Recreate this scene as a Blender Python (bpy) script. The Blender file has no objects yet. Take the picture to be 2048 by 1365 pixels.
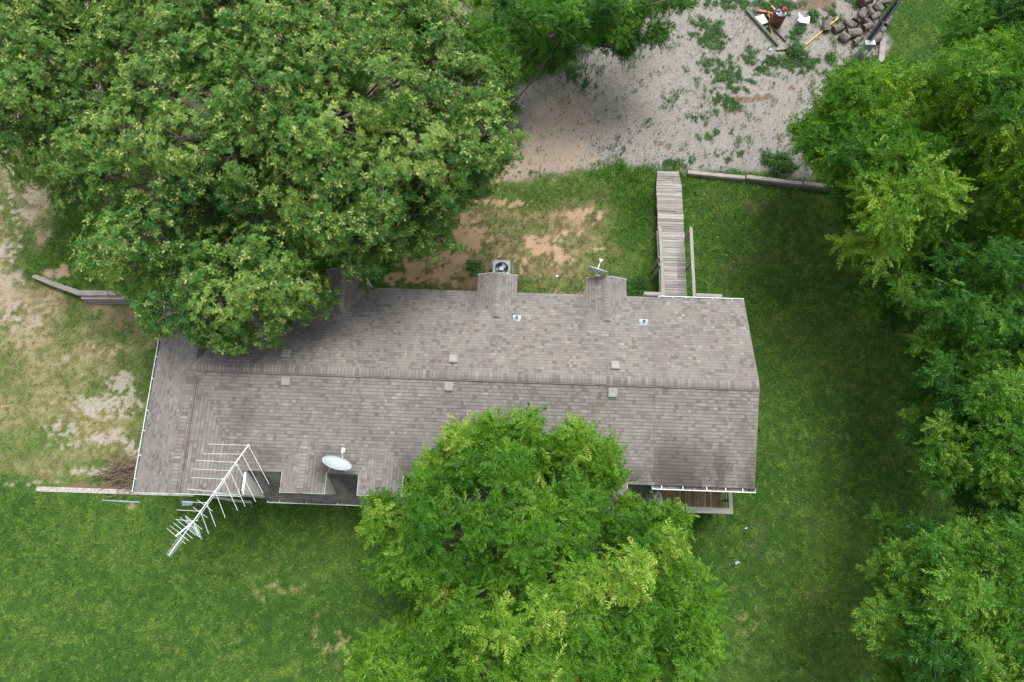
import bpy, math, random
import numpy as np

# ------------------------------------------------------------------ camera, sky, sun, exposure
S = bpy.context.scene
C = S.collection
TILT = math.radians(14.9)
CAM_H = 32.0
FPX = 1365.0
cd = bpy.data.cameras.new("Camera"); cam = bpy.data.objects.new("Camera", cd); C.objects.link(cam)
cam.location = (0, 0, CAM_H); cam.rotation_euler = (TILT, 0, 0)
cd.sensor_width = 36; cd.lens = 36 * FPX / 2048; cd.clip_start = 0.5; cd.clip_end = 2000
S.camera = cam

SUN_EL, SUN_AZ = math.radians(68), math.radians(18)       # azimuth from +Y towards +X
W = bpy.data.worlds.new("World"); S.world = W; W.use_nodes = True
wn = W.node_tree.nodes; wl = W.node_tree.links
bg = wn["Background"]
sky = wn.new("ShaderNodeTexSky"); sky.sky_type = 'NISHITA'; sky.sun_disc = False
sky.sun_elevation = SUN_EL; sky.sun_rotation = SUN_AZ; sky.air_density = 1.0; sky.dust_density = 4.0
hs = wn.new("ShaderNodeHueSaturation"); hs.inputs["Saturation"].default_value = 0.18   # thin cloud
wl.new(sky.outputs[0], hs.inputs["Color"]); wl.new(hs.outputs[0], bg.inputs["Color"])
bg.inputs["Strength"].default_value = 0.15
sd = bpy.data.lights.new("Sun", 'SUN'); sun = bpy.data.objects.new("Sun", sd); C.objects.link(sun)
sd.energy = 1.7; sd.angle = math.radians(28); sd.color = (1.0, 0.96, 0.9)
sun.rotation_euler = (math.pi / 2 - SUN_EL, 0, math.pi - SUN_AZ)
sun.location = (10, 20, 60)
S.view_settings.view_transform = 'Standard'; S.view_settings.look = 'None'
S.view_settings.exposure = 0.74; S.view_settings.gamma = 1.0

rng = np.random.default_rng(7)
random.seed(7)

# ------------------------------------------------------------------ photo point -> world point
def P(x, y, z=0.0):
    dx = x - 1024.0; t = 682.5 - y
    dy = t * math.cos(TILT) + FPX * math.sin(TILT); dz = t * math.sin(TILT) - FPX * math.cos(TILT)
    k = (z - CAM_H) / dz
    return np.array([dx * k, dy * k, z])

HA = math.radians(-2.0)
EU = np.array([math.cos(HA), math.sin(HA), 0.0]); EV = np.array([-math.sin(HA), math.cos(HA), 0.0])
def HW(u, v, z):                     # house frame -> world
    return EU * u + EV * v + np.array([0, 0, z])
def sst(a, b, x):
    t = np.clip((x - a) / (b - a), 0, 1); return t * t * (3 - 2 * t)

_tab = np.random.default_rng(3).random((16, 256, 256))
def vnoise(x, y, seed=0):
    t = _tab[seed % 16]
    xi = np.floor(x).astype(int); yi = np.floor(y).astype(int)
    fx = x - xi; fy = y - yi; fx = fx * fx * (3 - 2 * fx); fy = fy * fy * (3 - 2 * fy)
    a = t[xi & 255, yi & 255]; b = t[(xi + 1) & 255, yi & 255]; c = t[xi & 255, (yi + 1) & 255]; d = t[(xi + 1) & 255, (yi + 1) & 255]
    return (a * (1 - fx) + b * fx) * (1 - fy) + (c * (1 - fx) + d * fx) * fy
def fbm(x, y, sc, seed=0, oc=4):
    s = 0; amp = 0.5; tot = 0
    for o in range(oc):
        s = s + amp * vnoise(x / sc * 2 ** o + 17.3 * o, y / sc * 2 ** o + 5.1 * o, seed + o); tot += amp; amp *= 0.55
    return s / tot

# ------------------------------------------------------------------ terrain height
YK = [-300, -40, -7, 0, 5, 10, 13, 15.6, 17.6, 19, 40, 300]
ZK = [-4.5, -3.2, -2.1, -1.95, -1.6, -1.05, -0.75, -0.42, -0.05, 0.0, 0.25, 2.0]
def zground(X, Y):
    X = np.asarray(X, float); Y = np.asarray(Y, float)
    z = np.interp(Y, YK, ZK)
    u = X * EU[0] + Y * EU[1]; v = X * EV[0] + Y * EV[1]
    # lower strip in front of the west end of the house, between the two retaining walls
    floor_ = np.interp(u, [-25.5, -18.0, -15.2], [-1.25, -1.95, -2.15])
    north = 10.58 + np.where(u < -22.3, (-22.3 - u) * 0.33, 0)
    m = sst(-26.5, -24.0, u) * (1 - sst(-12.0, -11.5, u)) * sst(0.8, 1.05, v) * (1 - sst(north - 0.10, north + 0.05, v))
    z = z * (1 - m) + np.minimum(floor_, z) * m
    z = z + 0.05 * (fbm(X, Y, 5.0, 2, 3) - 0.5)
    return z
def PG(x, y, dz=0.0):
    z = 0.0
    for _ in range(12):
        p = P(x, y, z); z = float(zground(p[0], p[1])) + dz
    return P(x, y, z)

# ------------------------------------------------------------------ mesh helpers
def nz(v):
    v = np.asarray(v, float); return v / max(np.linalg.norm(v), 1e-9)

def mesh_np(name, V, F, mats, attrs=None, smooth=False, fmat=None):
    V = np.asarray(V, np.float32); F = np.asarray(F, np.int32); k = F.shape[1]
    me = bpy.data.meshes.new(name)
    me.vertices.add(len(V)); me.vertices.foreach_set("co", V.ravel())
    me.loops.add(F.size); me.loops.foreach_set("vertex_index", F.ravel())
    me.polygons.add(len(F)); me.polygons.foreach_set("loop_start", np.arange(0, F.size, k, dtype=np.int32))
    me.polygons.foreach_set("loop_total", np.full(len(F), k, np.int32))
    if fmat is not None: me.polygons.foreach_set("material_index", np.asarray(fmat, np.int32))
    if smooth: me.polygons.foreach_set("use_smooth", np.ones(len(F), bool))
    for m in mats: me.materials.append(m)
    for a, d in (attrs or {}).items():
        d = np.asarray(d, np.float32)
        if d.ndim == 1:
            at = me.attributes.new(a, 'FLOAT', 'POINT'); at.data.foreach_set("value", d)
        else:
            at = me.attributes.new(a, 'FLOAT_COLOR', 'POINT'); at.data.foreach_set("color", np.c_[d, np.ones(len(d))].astype(np.float32).ravel())
    me.update(); me.validate()
    return me

ROOT = {}
class MB:
    """collects faces in world coordinates; build() links them as ONE mesh object"""
    def __init__(s): s.v = []; s.f = []; s.t = []; s.st = []; s.mi = []; s.sm = []
    def add(s, vs, fs, tint=0.5, stain=0.0, mi=0, smooth=False):
        b = len(s.v)
        for q in vs: s.v.append((float(q[0]), float(q[1]), float(q[2])))
        if np.ndim(tint): s.t.extend(tint)
        else: s.t.extend([tint] * len(vs))
        if np.ndim(stain): s.st.extend(stain)
        else: s.st.extend([stain] * len(vs))
        for f in fs: s.f.append(tuple(b + i for i in f)); s.mi.append(mi); s.sm.append(smooth)
        return s
    def boxax(s, c, ax, ay, az, hx, hy, hz, bev=0.0, **k):
        c = np.asarray(c, float); ax, ay, az = nz(ax), nz(ay), nz(az)
        if bev <= 0:
            vs = [c + ax * hx * i + ay * hy * j + az * hz * l for l in (-1, 1) for j in (-1, 1) for i in (-1, 1)]
            return s.add(vs, [(0, 2, 3, 1), (4, 5, 7, 6), (0, 1, 5, 4), (2, 6, 7, 3), (0, 4, 6, 2), (1, 3, 7, 5)], **k)
        b = min(bev, hx * .9, hy * .9, hz * .9); rings = []
        for (zz, ins) in ((-hz, b), (-hz + b, 0), (hz - b, 0), (hz, b)):
            X, Y = hx - ins, hy - ins
            rings.append([c + ax * i + ay * j + az * zz for i, j in ((X - b, -Y), (X, -Y + b), (X, Y - b), (X - b, Y), (-X + b, Y), (-X, Y - b), (-X, -Y + b), (-X + b, -Y))])
        vs = [q for r in rings for q in r]; fs = []
        for r in range(3):
            for i in range(8):
                j = (i + 1) % 8; fs.append((r * 8 + i, r * 8 + j, r * 8 + 8 + j, r * 8 + 8 + i))
        fs.append(tuple(range(7, -1, -1))); fs.append(tuple(range(24, 32)))
        return s.add(vs, fs, **k)
    def beam(s, a, b, w, h, up=(0, 0, 1), bev=0.0, **k):       # square-section bar from a to b
        a = np.asarray(a, float); b = np.asarray(b, float); d = nz(b - a)
        y = np.cross(np.asarray(up, float), d)
        if np.linalg.norm(y) < 1e-4: y = np.cross((0, 1, 0), d)
        y = nz(y); z = np.cross(d, y)
        return s.boxax((a + b) / 2, d, y, z, np.linalg.norm(b - a) / 2, w / 2, h / 2, bev, **k)
    def tube(s, pts, rad, n=8, cap=True, **k):
        pts = [np.asarray(p, float) for p in pts]
        if not np.ndim(rad): rad = [rad] * len(pts)
        vs = []; fs = []; ref = None
        for i, p in enumerate(pts):
            d = nz(pts[min(i + 1, len(pts) - 1)] - pts[max(i - 1, 0)])
            if ref is None: ref = np.array([0, 0, 1.]) if abs(d[2]) < .9 else np.array([1., 0, 0])
            x = nz(np.cross(ref, d)); y = np.cross(d, x); ref = y
            for j in range(n):
                a = 2 * math.pi * j / n; vs.append(p + (x * math.cos(a) + y * math.sin(a)) * rad[i])
        for i in range(len(pts) - 1):
            for j in range(n):
                q = (j + 1) % n; fs.append((i * n + j, i * n + q, (i + 1) * n + q, (i + 1) * n + j))
        if cap: fs.append(tuple(range(n - 1, -1, -1))); fs.append(tuple(range((len(pts) - 1) * n, len(pts) * n)))
        k.setdefault('smooth', n > 5)
        return s.add(vs, fs, **k)
    def lathe(s, c, ax, prof, n=24, **k):                       # prof: (radius, height) pairs
        c = np.asarray(c, float); az = nz(ax)
        x = nz(np.cross((0, 1, 0) if abs(az[1]) < .9 else (1, 0, 0), az)); y = np.cross(az, x)
        vs = []; fs = []
        for r, h in prof:
            for j in range(n):
                a = 2 * math.pi * j / n; vs.append(c + az * h + (x * math.cos(a) + y * math.sin(a)) * r)
        for i in range(len(prof) - 1):
            for j in range(n):
                q = (j + 1) % n; fs.append((i * n + j, i * n + q, (i + 1) * n + q, (i + 1) * n + j))
        k.setdefault('smooth', True)
        return s.add(vs, fs, **k)
    def prism(s, poly, d, **k):                                 # closed polygon pushed along d
        n = len(poly); d = np.asarray(d, float); vs = [np.asarray(p, float) for p in poly]; vs += [p + d for p in vs]
        fs = [tuple(range(n - 1, -1, -1)), tuple(range(n, 2 * n))] + [(i, (i + 1) % n, n + (i + 1) % n, n + i) for i in range(n)]
        return s.add(vs, fs, **k)
    def build(s, name, mat, parent=None, base=None):
        V = np.array(s.v)
        if parent is not None: org = ROOT[parent]
        elif base is not None: org = np.asarray(base, float)
        else: org = np.array([(V[:, 0].min() + V[:, 0].max()) / 2, (V[:, 1].min() + V[:, 1].max()) / 2, V[:, 2].min()])
        me = bpy.data.meshes.new(name); me.from_pydata([tuple(q) for q in V - org], [], s.f)
        for m in (mat if isinstance(mat, (list, tuple)) else [mat]): me.materials.append(m)
        me.polygons.foreach_set("material_index", s.mi); me.polygons.foreach_set("use_smooth", s.sm)
        me.attributes.new("tint", 'FLOAT', 'POINT').data.foreach_set("value", np.array(s.t, np.float32))
        me.attributes.new("stain", 'FLOAT', 'POINT').data.foreach_set("value", np.array(s.st, np.float32))
        me.update()
        return link(name, me, parent, org)

def link(name, me, parent=None, org=(0, 0, 0)):
    o = bpy.data.objects.new(name, me); C.objects.link(o); ROOT[o] = np.asarray(org, float)
    if parent is not None: o.parent = parent
    else: o.location = tuple(float(q) for q in org)
    return o
def tag(o, label, cat, group=None):
    o["label"] = label; o["category"] = cat
    if group: o["group"] = group
    return o
def thing(name, loc, label, cat, group=None):
    o = bpy.data.objects.new(name, None); C.objects.link(o); o.location = tuple(float(q) for q in loc); o.empty_display_size = 0.3
    ROOT[o] = np.asarray(loc, float)
    return tag(o, label, cat, group)

# ------------------------------------------------------------------ materials
def newmat(name):
    m = bpy.data.materials.new(name); m.use_nodes = True
    return m, m.node_tree.nodes, m.node_tree.links, m.node_tree.nodes["Principled BSDF"]
def ramp(nodes, stops, interp='LINEAR'):
    r = nodes.new("ShaderNodeValToRGB"); r.color_ramp.interpolation = interp; e = r.color_ramp.elements
    while len(e) < len(stops): e.new(0.5)
    for q, (p, c) in zip(e, stops): q.position = p; q.color = (*c, 1)
    return r
def noise(nodes, links, scale, detail=4, coord=None, rough=0.55):
    n = nodes.new("ShaderNodeTexNoise"); n.inputs["Scale"].default_value = scale; n.inputs["Detail"].default_value = detail; n.inputs["Roughness"].default_value = rough
    if coord is not None: links.new(coord, n.inputs["Vector"])
    return n
def mixc(nodes, links, typ, fac, a, b):
    m = nodes.new("ShaderNodeMix"); m.data_type = 'RGBA'; m.blend_type = typ
    for sock, val in ((m.inputs["Factor"], fac), (m.inputs["A"], a), (m.inputs["B"], b)):
        pass
    for idx, val in ((0, fac), (6, a), (7, b)):
        if hasattr(val, "is_output"): links.new(val, m.inputs[idx])
        elif idx == 0: m.inputs[0].default_value = val
        else: m.inputs[idx].default_value = (*val, 1)
    return m.outputs[2]
def attr(nodes, name):
    a = nodes.new("ShaderNodeAttribute"); a.attribute_name = name; return a
def pos(nodes): return nodes.new("ShaderNodeNewGeometry").outputs["Position"]
def scalev(nodes, links, v, sc):
    m = nodes.new("ShaderNodeMapping"); m.inputs["Scale"].default_value = sc; links.new(v, m.inputs["Vector"]); return m.outputs[0]
def bump(nodes, links, h, bsdf, strength=0.4, dist=0.01):
    b = nodes.new("ShaderNodeBump"); b.inputs["Strength"].default_value = strength; b.inputs["Distance"].default_value = dist
    links.new(h, b.inputs["Height"]); links.new(b.outputs[0], bsdf.inputs["Normal"])

def plain(name, col, rough=0.5, metal=0.0, var=0.15, sc=6.0, dirt=None, spec=0.4):
    m, n, l, b = newmat(name); p = pos(n)
    no = noise(n, l, sc, 5, p)
    lo = tuple(c * (1 - var) for c in col) if dirt is None else dirt
    r = ramp(n, [(0.3, lo), (0.65, tuple(min(1, c * (1 + var * .6)) for c in col))]); l.new(no.outputs[0], r.inputs[0])
    l.new(r.outputs[0], b.inputs["Base Color"]); b.inputs["Roughness"].default_value = rough; b.inputs["Metallic"].default_value = metal
    b.inputs["Specular IOR Level"].default_value = spec
    return m

def roof_mat(name, mult=1.0):
    m, n, l, b = newmat(name); p = pos(n)
    t = attr(n, "tint"); st = attr(n, "stain")
    g = lambda *c: tuple(x * mult for x in c)
    r = ramp(n, [(0.0, g(.140, .130, .124)), (0.2, g(.186, .175, .168)), (0.42, g(.212, .200, .193)), (0.62, g(.236, .224, .215)), (0.78, g(.220, .192, .180)), (0.9, g(.216, .178, .165)), (1.0, g(.272, .258, .242))])
    l.new(t.outputs["Fac"], r.inputs[0])
    gr = noise(n, l, 160, 3, p); rg = ramp(n, [(0.3, (.72, .72, .72)), (0.7, (1.2, 1.2, 1.2))]); l.new(gr.outputs[0], rg.inputs[0])
    c1 = mixc(n, l, 'MULTIPLY', 1.0, r.outputs[0], rg.outputs[0])
    big = noise(n, l, 0.7, 5, p); rb = ramp(n, [(0.25, (.82, .81, .82)), (0.7, (1.08, 1.08, 1.07))]); l.new(big.outputs[0], rb.inputs[0])
    c2 = mixc(n, l, 'MULTIPLY', 1.0, c1, rb.outputs[0])
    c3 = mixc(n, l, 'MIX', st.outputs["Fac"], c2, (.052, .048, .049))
    l.new(c3, b.inputs["Base Color"]); b.inputs["Roughness"].default_value = 0.9; b.inputs["Specular IOR Level"].default_value = 0.25
    bump(n, l, gr.outputs[0], b, 0.35, 0.004)
    return m
M_ROOF = roof_mat("asphalt_shingle")
M_ROOFDARK = roof_mat("mossy_shingle", 1.1)

def wood_mat(name, dark, light, axis_scale=(1.2, 30, 30), stain_shade_c=(.08, .075, .07)):
    m, n, l, b = newmat(name); tc = n.new("ShaderNodeTexCoord"); p = pos(n)
    t = attr(n, "tint"); st = attr(n, "stain")
    g = noise(n, l, 1.0, 6, scalev(n, l, p, axis_scale), 0.6)
    r = ramp(n, [(0.25, dark), (0.55, tuple((a + c) / 2 for a, c in zip(dark, light))), (0.75, light)]); l.new(g.outputs[0], r.inputs[0])
    rt = ramp(n, [(0, (.62, .62, .63)), (1, (1.3, 1.28, 1.25))]); l.new(t.outputs["Fac"], rt.inputs[0])
    c = mixc(n, l, 'MULTIPLY', 1.0, r.outputs[0], rt.outputs[0])
    c = mixc(n, l, 'MIX', st.outputs["Fac"], c, stain_shade_c)
    l.new(c, b.inputs["Base Color"]); b.inputs["Roughness"].default_value = 0.85; b.inputs["Specular IOR Level"].default_value = 0.25
    bump(n, l, g.outputs[0], b, 0.4, 0.006)
    return m
M_GREYWOOD = wood_mat("weathered_wood_across", (.17, .163, .156), (.40, .385, .37))
M_GREYWOODN = wood_mat("weathered_wood_along", (.17, .16, .15), (.40, .38, .36), (30, 1.2, 30))
M_TIMBER = wood_mat("old_timber", (.16, .145, .13), (.46, .43, .40), (2.0, 22, 22))
M_DECK = wood_mat("brown_deck_boards", (.17, .125, .075), (.40, .31, .20), (30, 1.0, 30))
M_PLANK = wood_mat("tan_plank", (.36, .22, .10), (.52, .36, .19), (12, 3, 12))
M_REDPLANK = wood_mat("reddish_plank", (.32, .12, .07), (.48, .22, .14), (3, 12, 12))
M_BARK = wood_mat("log_bark", (.075, .068, .064), (.28, .255, .24), (14, 14, 14))
M_LOGEND = wood_mat("log_end_grain", (.10, .055, .035), (.25, .15, .10), (20, 20, 20))
M_TRUNK = wood_mat("tree_bark", (.07, .058, .048), (.22, .20, .175), (14, 14, 3))
M_STICK = wood_mat("dead_sticks", (.10, .07, .05), (.26, .19, .14), (9, 9, 9))
M_CONC = plain("rough_concrete", (.36, .34, .31), .9, 0, .35, 9)
M_WHITE = plain("white_painted_metal", (.66, .70, .70), .4, 0, .12, 3)
M_GUTTER = plain("pale_gutter", (.56, .64, .65), .4, 0, .18, 4)
M_GUTTERIN = plain("dark_gutter_bed", (.20, .19, .17), .8, 0, .5, 9)  # darker tone for the inside of the trough
M_VENT = plain("grey_vent_plastic", (.27, .27, .26), .55, 0, .14, 5)
M_RAKE = plain("brown_drip_edge", (.20, .14, .12), .6, 0, .2, 4)
M_LEAD = plain("lead_flashing", (.50, .60, .62), .45, .2, .2, 12)
M_PVC = plain("vent_pipe_grey", (.30, .30, .30), .5, 0, .2, 12)
M_BLACK = plain("black_plastic", (.02, .02, .022), .5)
M_DISH = plain("grey_dish", (.44, .51, .54), .45, 0, .08, 3)
M_ALU = plain("aluminium_rod", (.70, .78, .80), .35, .3, .1, 8)
M_ACMETAL = plain("grey_green_metal", (.24, .29, .30), .5, .1, .15, 6)
M_ACDARK = plain("dark_condenser_well", (.03, .035, .035), .6)
M_BLADE = plain("fan_blade_metal", (.42, .48, .54), .35, .5)
M_LITTER = plain("leaf_litter", (.17, .095, .05), .95, 0, .6, 25)
M_POLE = plain("galvanised_conduit", (.34, .37, .40), .45, 0, .15, 5)
M_DARKMETAL = plain("dark_grey_metal", (.10, .108, .12), .5, 0)
M_RUST = plain("rusty_steel", (.20, .085, .045), .85, .1, .3, 7, dirt=(.045, .025, .02))
M_PAPER = plain("white_paper_trash", (.70, .72, .72), .8, 0, .1, 30)
M_BLUE = plain("blue_plastic_trash", (.03, .28, .45), .5, 0, .3, 20)
M_RED = plain("red_plastic_jug", (.42, .10, .07), .5, 0, .3, 14)
M_YELLOW = plain("yellow_strip", (.62, .38, .03), .5, 0, .2, 6)
M_GREENGREY = plain("green_grey_board", (.12, .13, .12), .8, 0, .35, 9)
M_PALEBLUE = plain("pale_blue_litter", (.40, .62, .75), .6)
M_HOSE = plain("faded_pipe", (.26, .36, .46), .6, 0, .3, 5)
M_PANEL = plain("off_white_panel", (.60, .57, .52), .7, 0, .15, 5)

def siding_mat():
    m, n, l, b = newmat("white_siding"); p = pos(n)
    w = n.new("ShaderNodeTexWave"); w.wave_type = 'BANDS'; w.bands_direction = 'Y'; w.inputs["Scale"].default_value = 5.5; l.new(p, w.inputs["Vector"])
    r = ramp(n, [(0.0, (.74, .75, .72)), (0.2, (.88, .88, .86))]); l.new(w.outputs["Fac"], r.inputs[0])
    l.new(r.outputs[0], b.inputs["Base Color"]); b.inputs["Roughness"].default_value = .6
    return m
M_SIDING = siding_mat()

def leaf_mat(name, stops, trans=0.38, rough=0.5):
    m, n, l, b = newmat(name); t = attr(n, "tint")
    r = ramp(n, stops); l.new(t.outputs["Fac"], r.inputs[0])
    l.new(r.outputs[0], b.inputs["Base Color"]); b.inputs["Roughness"].default_value = rough; b.inputs["Specular IOR Level"].default_value = 0.28
    tr = n.new("ShaderNodeBsdfTranslucent")
    hsv = n.new("ShaderNodeHueSaturation"); hsv.inputs["Hue"].default_value = 0.485; hsv.inputs["Saturation"].default_value = 1.1; hsv.inputs["Value"].default_value = 1.5
    l.new(r.outputs[0], hsv.inputs["Color"]); l.new(hsv.outputs[0], tr.inputs["Color"])
    mx = n.new("ShaderNodeMixShader"); mx.inputs[0].default_value = trans
    l.new(b.outputs[0], mx.inputs[1]); l.new(tr.outputs[0], mx.inputs[2]); l.new(mx.outputs[0], n["Material Output"].inputs["Surface"])
    return m
M_OAKLEAF = leaf_mat("oak_leaf", [(0.0, (.022, .092, .020)), (0.35, (.060, .180, .034)), (0.7, (.125, .270, .048)), (0.88, (.26, .39, .095)), (0.95, (.58, .60, .22)), (1.0, (.60, .25, .06))])
M_WALNUT = leaf_mat("walnut_leaf", [(0.0, (.022, .095, .008)), (0.4, (.066, .195, .014)), (0.75, (.130, .295, .022)), (0.93, (.25, .40, .05)), (1.0, (.36, .48, .10))])
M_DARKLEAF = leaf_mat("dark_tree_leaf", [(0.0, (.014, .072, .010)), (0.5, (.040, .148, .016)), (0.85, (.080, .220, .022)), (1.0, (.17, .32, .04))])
M_LOCUST = leaf_mat("feathery_leaf", [(0.0, (.018, .088, .006)), (0.4, (.048, .165, .010)), (0.75, (.105, .250, .014)), (1.0, (.25, .38, .05))])
M_GRASS = leaf_mat("grass_blades", [(0.0, (.016, .072, .008)), (0.35, (.050, .155, .013)), (0.65, (.115, .240, .026)), (0.82, (.20, .30, .05)), (0.9, (.24, .30, .09)), (1.0, (.34, .31, .13))], 0.25, 0.55)
M_WEED = leaf_mat("weed_leaf", [(0.0, (.022, .085, .020)), (0.5, (.052, .145, .028)), (1.0, (.13, .23, .05))], 0.25)
M_YLEAF = leaf_mat("yellow_fallen_leaf", [(0.0, (.35, .30, .05)), (1.0, (.55, .48, .15))], 0.2)

def ground_mat():
    m, n, l, b = newmat("ground_cover"); p = pos(n)
    c = attr(n, "base"); gv = attr(n, "gravel")
    f = noise(n, l, 28, 6, p, 0.7); r = ramp(n, [(0.25, (.45, .45, .45)), (0.75, (1.5, 1.5, 1.5))]); l.new(f.outputs[0], r.inputs[0])
    c1 = mixc(n, l, 'MULTIPLY', 1.0, c.outputs["Color"], r.outputs[0])
    vo = n.new("ShaderNodeTexVoronoi"); vo.inputs["Scale"].default_value = 34; l.new(p, vo.inputs["Vector"])
    bw = n.new("ShaderNodeRGBToBW"); l.new(vo.outputs["Color"], bw.inputs[0])
    rs = ramp(n, [(0.0, (.62, .61, .60)), (0.45, (.95, .94, .93)), (0.74, (1.12, 1.12, 1.12)), (0.88, (1.55, 1.56, 1.58))]); l.new(bw.outputs[0], rs.inputs[0])
    st = mixc(n, l, 'MULTIPLY', 1.0, c.outputs["Color"], rs.outputs[0])
    vd = ramp(n, [(0.0, (1.12, 1.12, 1.12)), (0.75, (.55, .53, .52))]); l.new(vo.outputs["Distance"], vd.inputs[0])
    st2 = mixc(n, l, 'MULTIPLY', 0.5, st, vd.outputs[0])
    out = mixc(n, l, 'MIX', gv.outputs["Fac"], c1, st2)
    l.new(out, b.inputs["Base Color"]); b.inputs["Roughness"].default_value = 0.95; b.inputs["Specular IOR Level"].default_value = 0.15
    bump(n, l, f.outputs[0], b, 0.5, 0.03)
    return m
M_GROUND = ground_mat()

# ------------------------------------------------------------------ ground
def wpoly(px): return np.array([PG(x, y)[:2] for x, y in px])
def sdist(X, Y, poly):
    """signed distance, positive inside"""
    d = np.full(X.shape, 1e9); ins = np.zeros(X.shape, bool); n = len(poly)
    for i in range(n):
        ax, ay = poly[i]; bx, by = poly[(i + 1) % n]; ex, ey = bx - ax, by - ay
        t = np.clip(((X - ax) * ex + (Y - ay) * ey) / (ex * ex + ey * ey + 1e-9), 0, 1)
        d = np.minimum(d, (X - ax - t * ex) ** 2 + (Y - ay - t * ey) ** 2)
        c = ((ay > Y) != (by > Y))
        ins ^= c & (X < ex * (Y - ay) / (ey if abs(ey) > 1e-9 else 1e-9) + ax)
    d = np.sqrt(d); return np.where(ins, d, -d)
def ell(X, Y, lst):
    """soft union of photo-space ellipses (cx, cy, rx, ry, strength), laid on the ground"""
    o = np.zeros(X.shape)
    for cx, cy, rx, ry, s in lst:
        c = PG(cx, cy); a = PG(cx + rx, cy); b = PG(cx, cy - ry)
        wx = abs(a[0] - c[0]); wy = abs(b[1] - c[1])
        q = ((X - c[0]) / wx) ** 2 + ((Y - c[1]) / wy) ** 2
        o = np.maximum(o, s * np.exp(-q * 0.9))
    return o
POLY_GRAVEL = wpoly([(-100, -180), (60, -180), (1300, -180), (1764, -180), (1764, 60), (1762, 150), (1730, 300), (1668, 368), (1600, 360), (1490, 347), (1380, 338), (1310, 338), (1240, 318), (1180, 332), (1090, 342), (985, 350), (850, 345), (700, 380), (400, 330), (200, 330), (90, 290), (40, 240), (-100, 230)])
POLY_TREEGRASS = wpoly([(920, -180), (925, 150), (1000, 190), (1060, 178), (1150, 115), (1190, 60), (1230, -180)])
POLY_DRY = wpoly([(-200, 240), (40, 245), (100, 330), (110, 420), (70, 470), (60, 560), (170, 590), (310, 600), (330, 690), (275, 965), (-200, 960)])
POLY_YARD = wpoly([(800, 360), (1000, 380), (1190, 400), (1215, 480), (1230, 585), (800, 590)])
POLY_LUSH = wpoly([(1200, 330), (1240, 316), (1315, 338), (1318, 480), (1290, 500), (1240, 470), (1190, 420)])
POLY_EAST = wpoly([(1390, 350), (1660, 378), (1800, 500), (2300, 500), (2300, 1500), (1380, 1500), (1470, 1040), (1500, 800), (1480, 600), (1395, 600)])
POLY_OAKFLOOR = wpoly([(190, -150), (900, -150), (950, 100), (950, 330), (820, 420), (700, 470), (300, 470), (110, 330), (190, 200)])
E_WEED = [(1420, 70, 50, 35, .9), (1450, 150, 50, 38, .95), (1500, 120, 45, 25, .7), (1440, 205, 40, 22, .75), (1545, 15, 50, 18, .9), (1440, 8, 60, 18, .85), (1560, 122, 50, 16, .95), (1600, 128, 40, 20, .95), (1585, 75, 22, 14, .6), (1660, 30, 22, 25, .8), (1500, 170, 30, 20, .8), (1470, 312, 55, 18, .75), (1560, 335, 40, 18, .95), (1640, 140, 28, 18, .6), (1140, 150, 35, 20, .75), (1175, 165, 22, 16, .6), (1395, 245, 30, 16, .6), (1345, 60, 22, 40, .35), (1300, 90, 40, 30, .3), (1420, 270, 40, 14, .5), (1200, 335, 60, 14, .6), (1360, 330, 40, 12, .8), (1740, 120, 30, 40, .6), (1250, 290, 50, 12, .35), (1700, 10, 20, 20, .6), (1060, 350, 60, 12, .5), (1000, 355, 30, 8, .5)]
E_DRYGREEN = [(250, 660, 60, 40, 1), (190, 640, 50, 20, .8), (60, 890, 90, 60, .9), (280, 830, 30, 90, .6), (150, 760, 60, 40, .5), (30, 740, 50, 30, .7), (170, 930, 60, 14, .7), (110, 700, 40, 24, .5)]
E_YARDGREEN = [(1080, 385, 120, 18, 1), (1010, 450, 60, 20, .7), (1000, 560, 40, 16, .6), (1110, 565, 60, 14, .7), (1200, 540, 40, 40, .9), (830, 575, 50, 10, .6), (1060, 455, 40, 14, .7), (1150, 480, 30, 12, .6), (970, 500, 20, 30, .5)]
E_BROWN = [(1480, 200, 48, 10, .9), (1520, 195, 25, 12, .8), (1455, 225, 40, 12, .6), (1580, 178, 12, 8, .9), (1320, 290, 60, 14, .5), (1640, 345, 30, 14, .5), (215, 605, 110, 18, .9), (260, 640, 60, 40, .7), (945, 562, 30, 16, 1.0), (930, 545, 40, 20, .6), (1630, 5, 55, 24, 1.0), (1700, 80, 40, 30, .4), (255, 950, 35, 40, .9), (200, 972, 90, 10, .8), (600, 1004, 200, 5, .9), (1100, 545, 80, 30, .35), (1560, 200, 30, 30, .2)]
E_SAND = [(1070, 300, 130, 45, .95), (1010, 320, 70, 34, .95), (1130, 250, 100, 60, .75), (970, 345, 60, 20, .9), (45, 400, 60, 90, .5), (10, 600, 35, 60, .75), (60, 640, 30, 40, .45), (80, 470, 40, 30, .3), (100, 545, 40, 14, .7), (0, 330, 60, 60, .7)]
E_DIRT = [(930, 480, 45, 26, 1.0), (860, 520, 80, 30, 1.0), (850, 550, 70, 24, .95), (900, 540, 60, 30, .9), (900, 470, 70, 40, .9), (985, 405, 38, 9, .95), (1040, 408, 30, 9, .85), (1170, 428, 28, 10, .95), (1185, 440, 18, 12, .8), (1090, 498, 28, 12, .95), (1120, 520, 30, 12, .9), (1080, 480, 40, 10, .7), (1195, 500, 25, 8, .5), (1045, 535, 14, 20, .8), (1060, 490, 22, 8, .8), (980, 355, 60, 10, .8), (1140, 470, 40, 10, .5), (200, 700, 50, 14, .5), (210, 500, 30, 14, .5), (125, 545, 30, 14, .8), (1000, 520, 40, 16, .4)]
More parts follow.
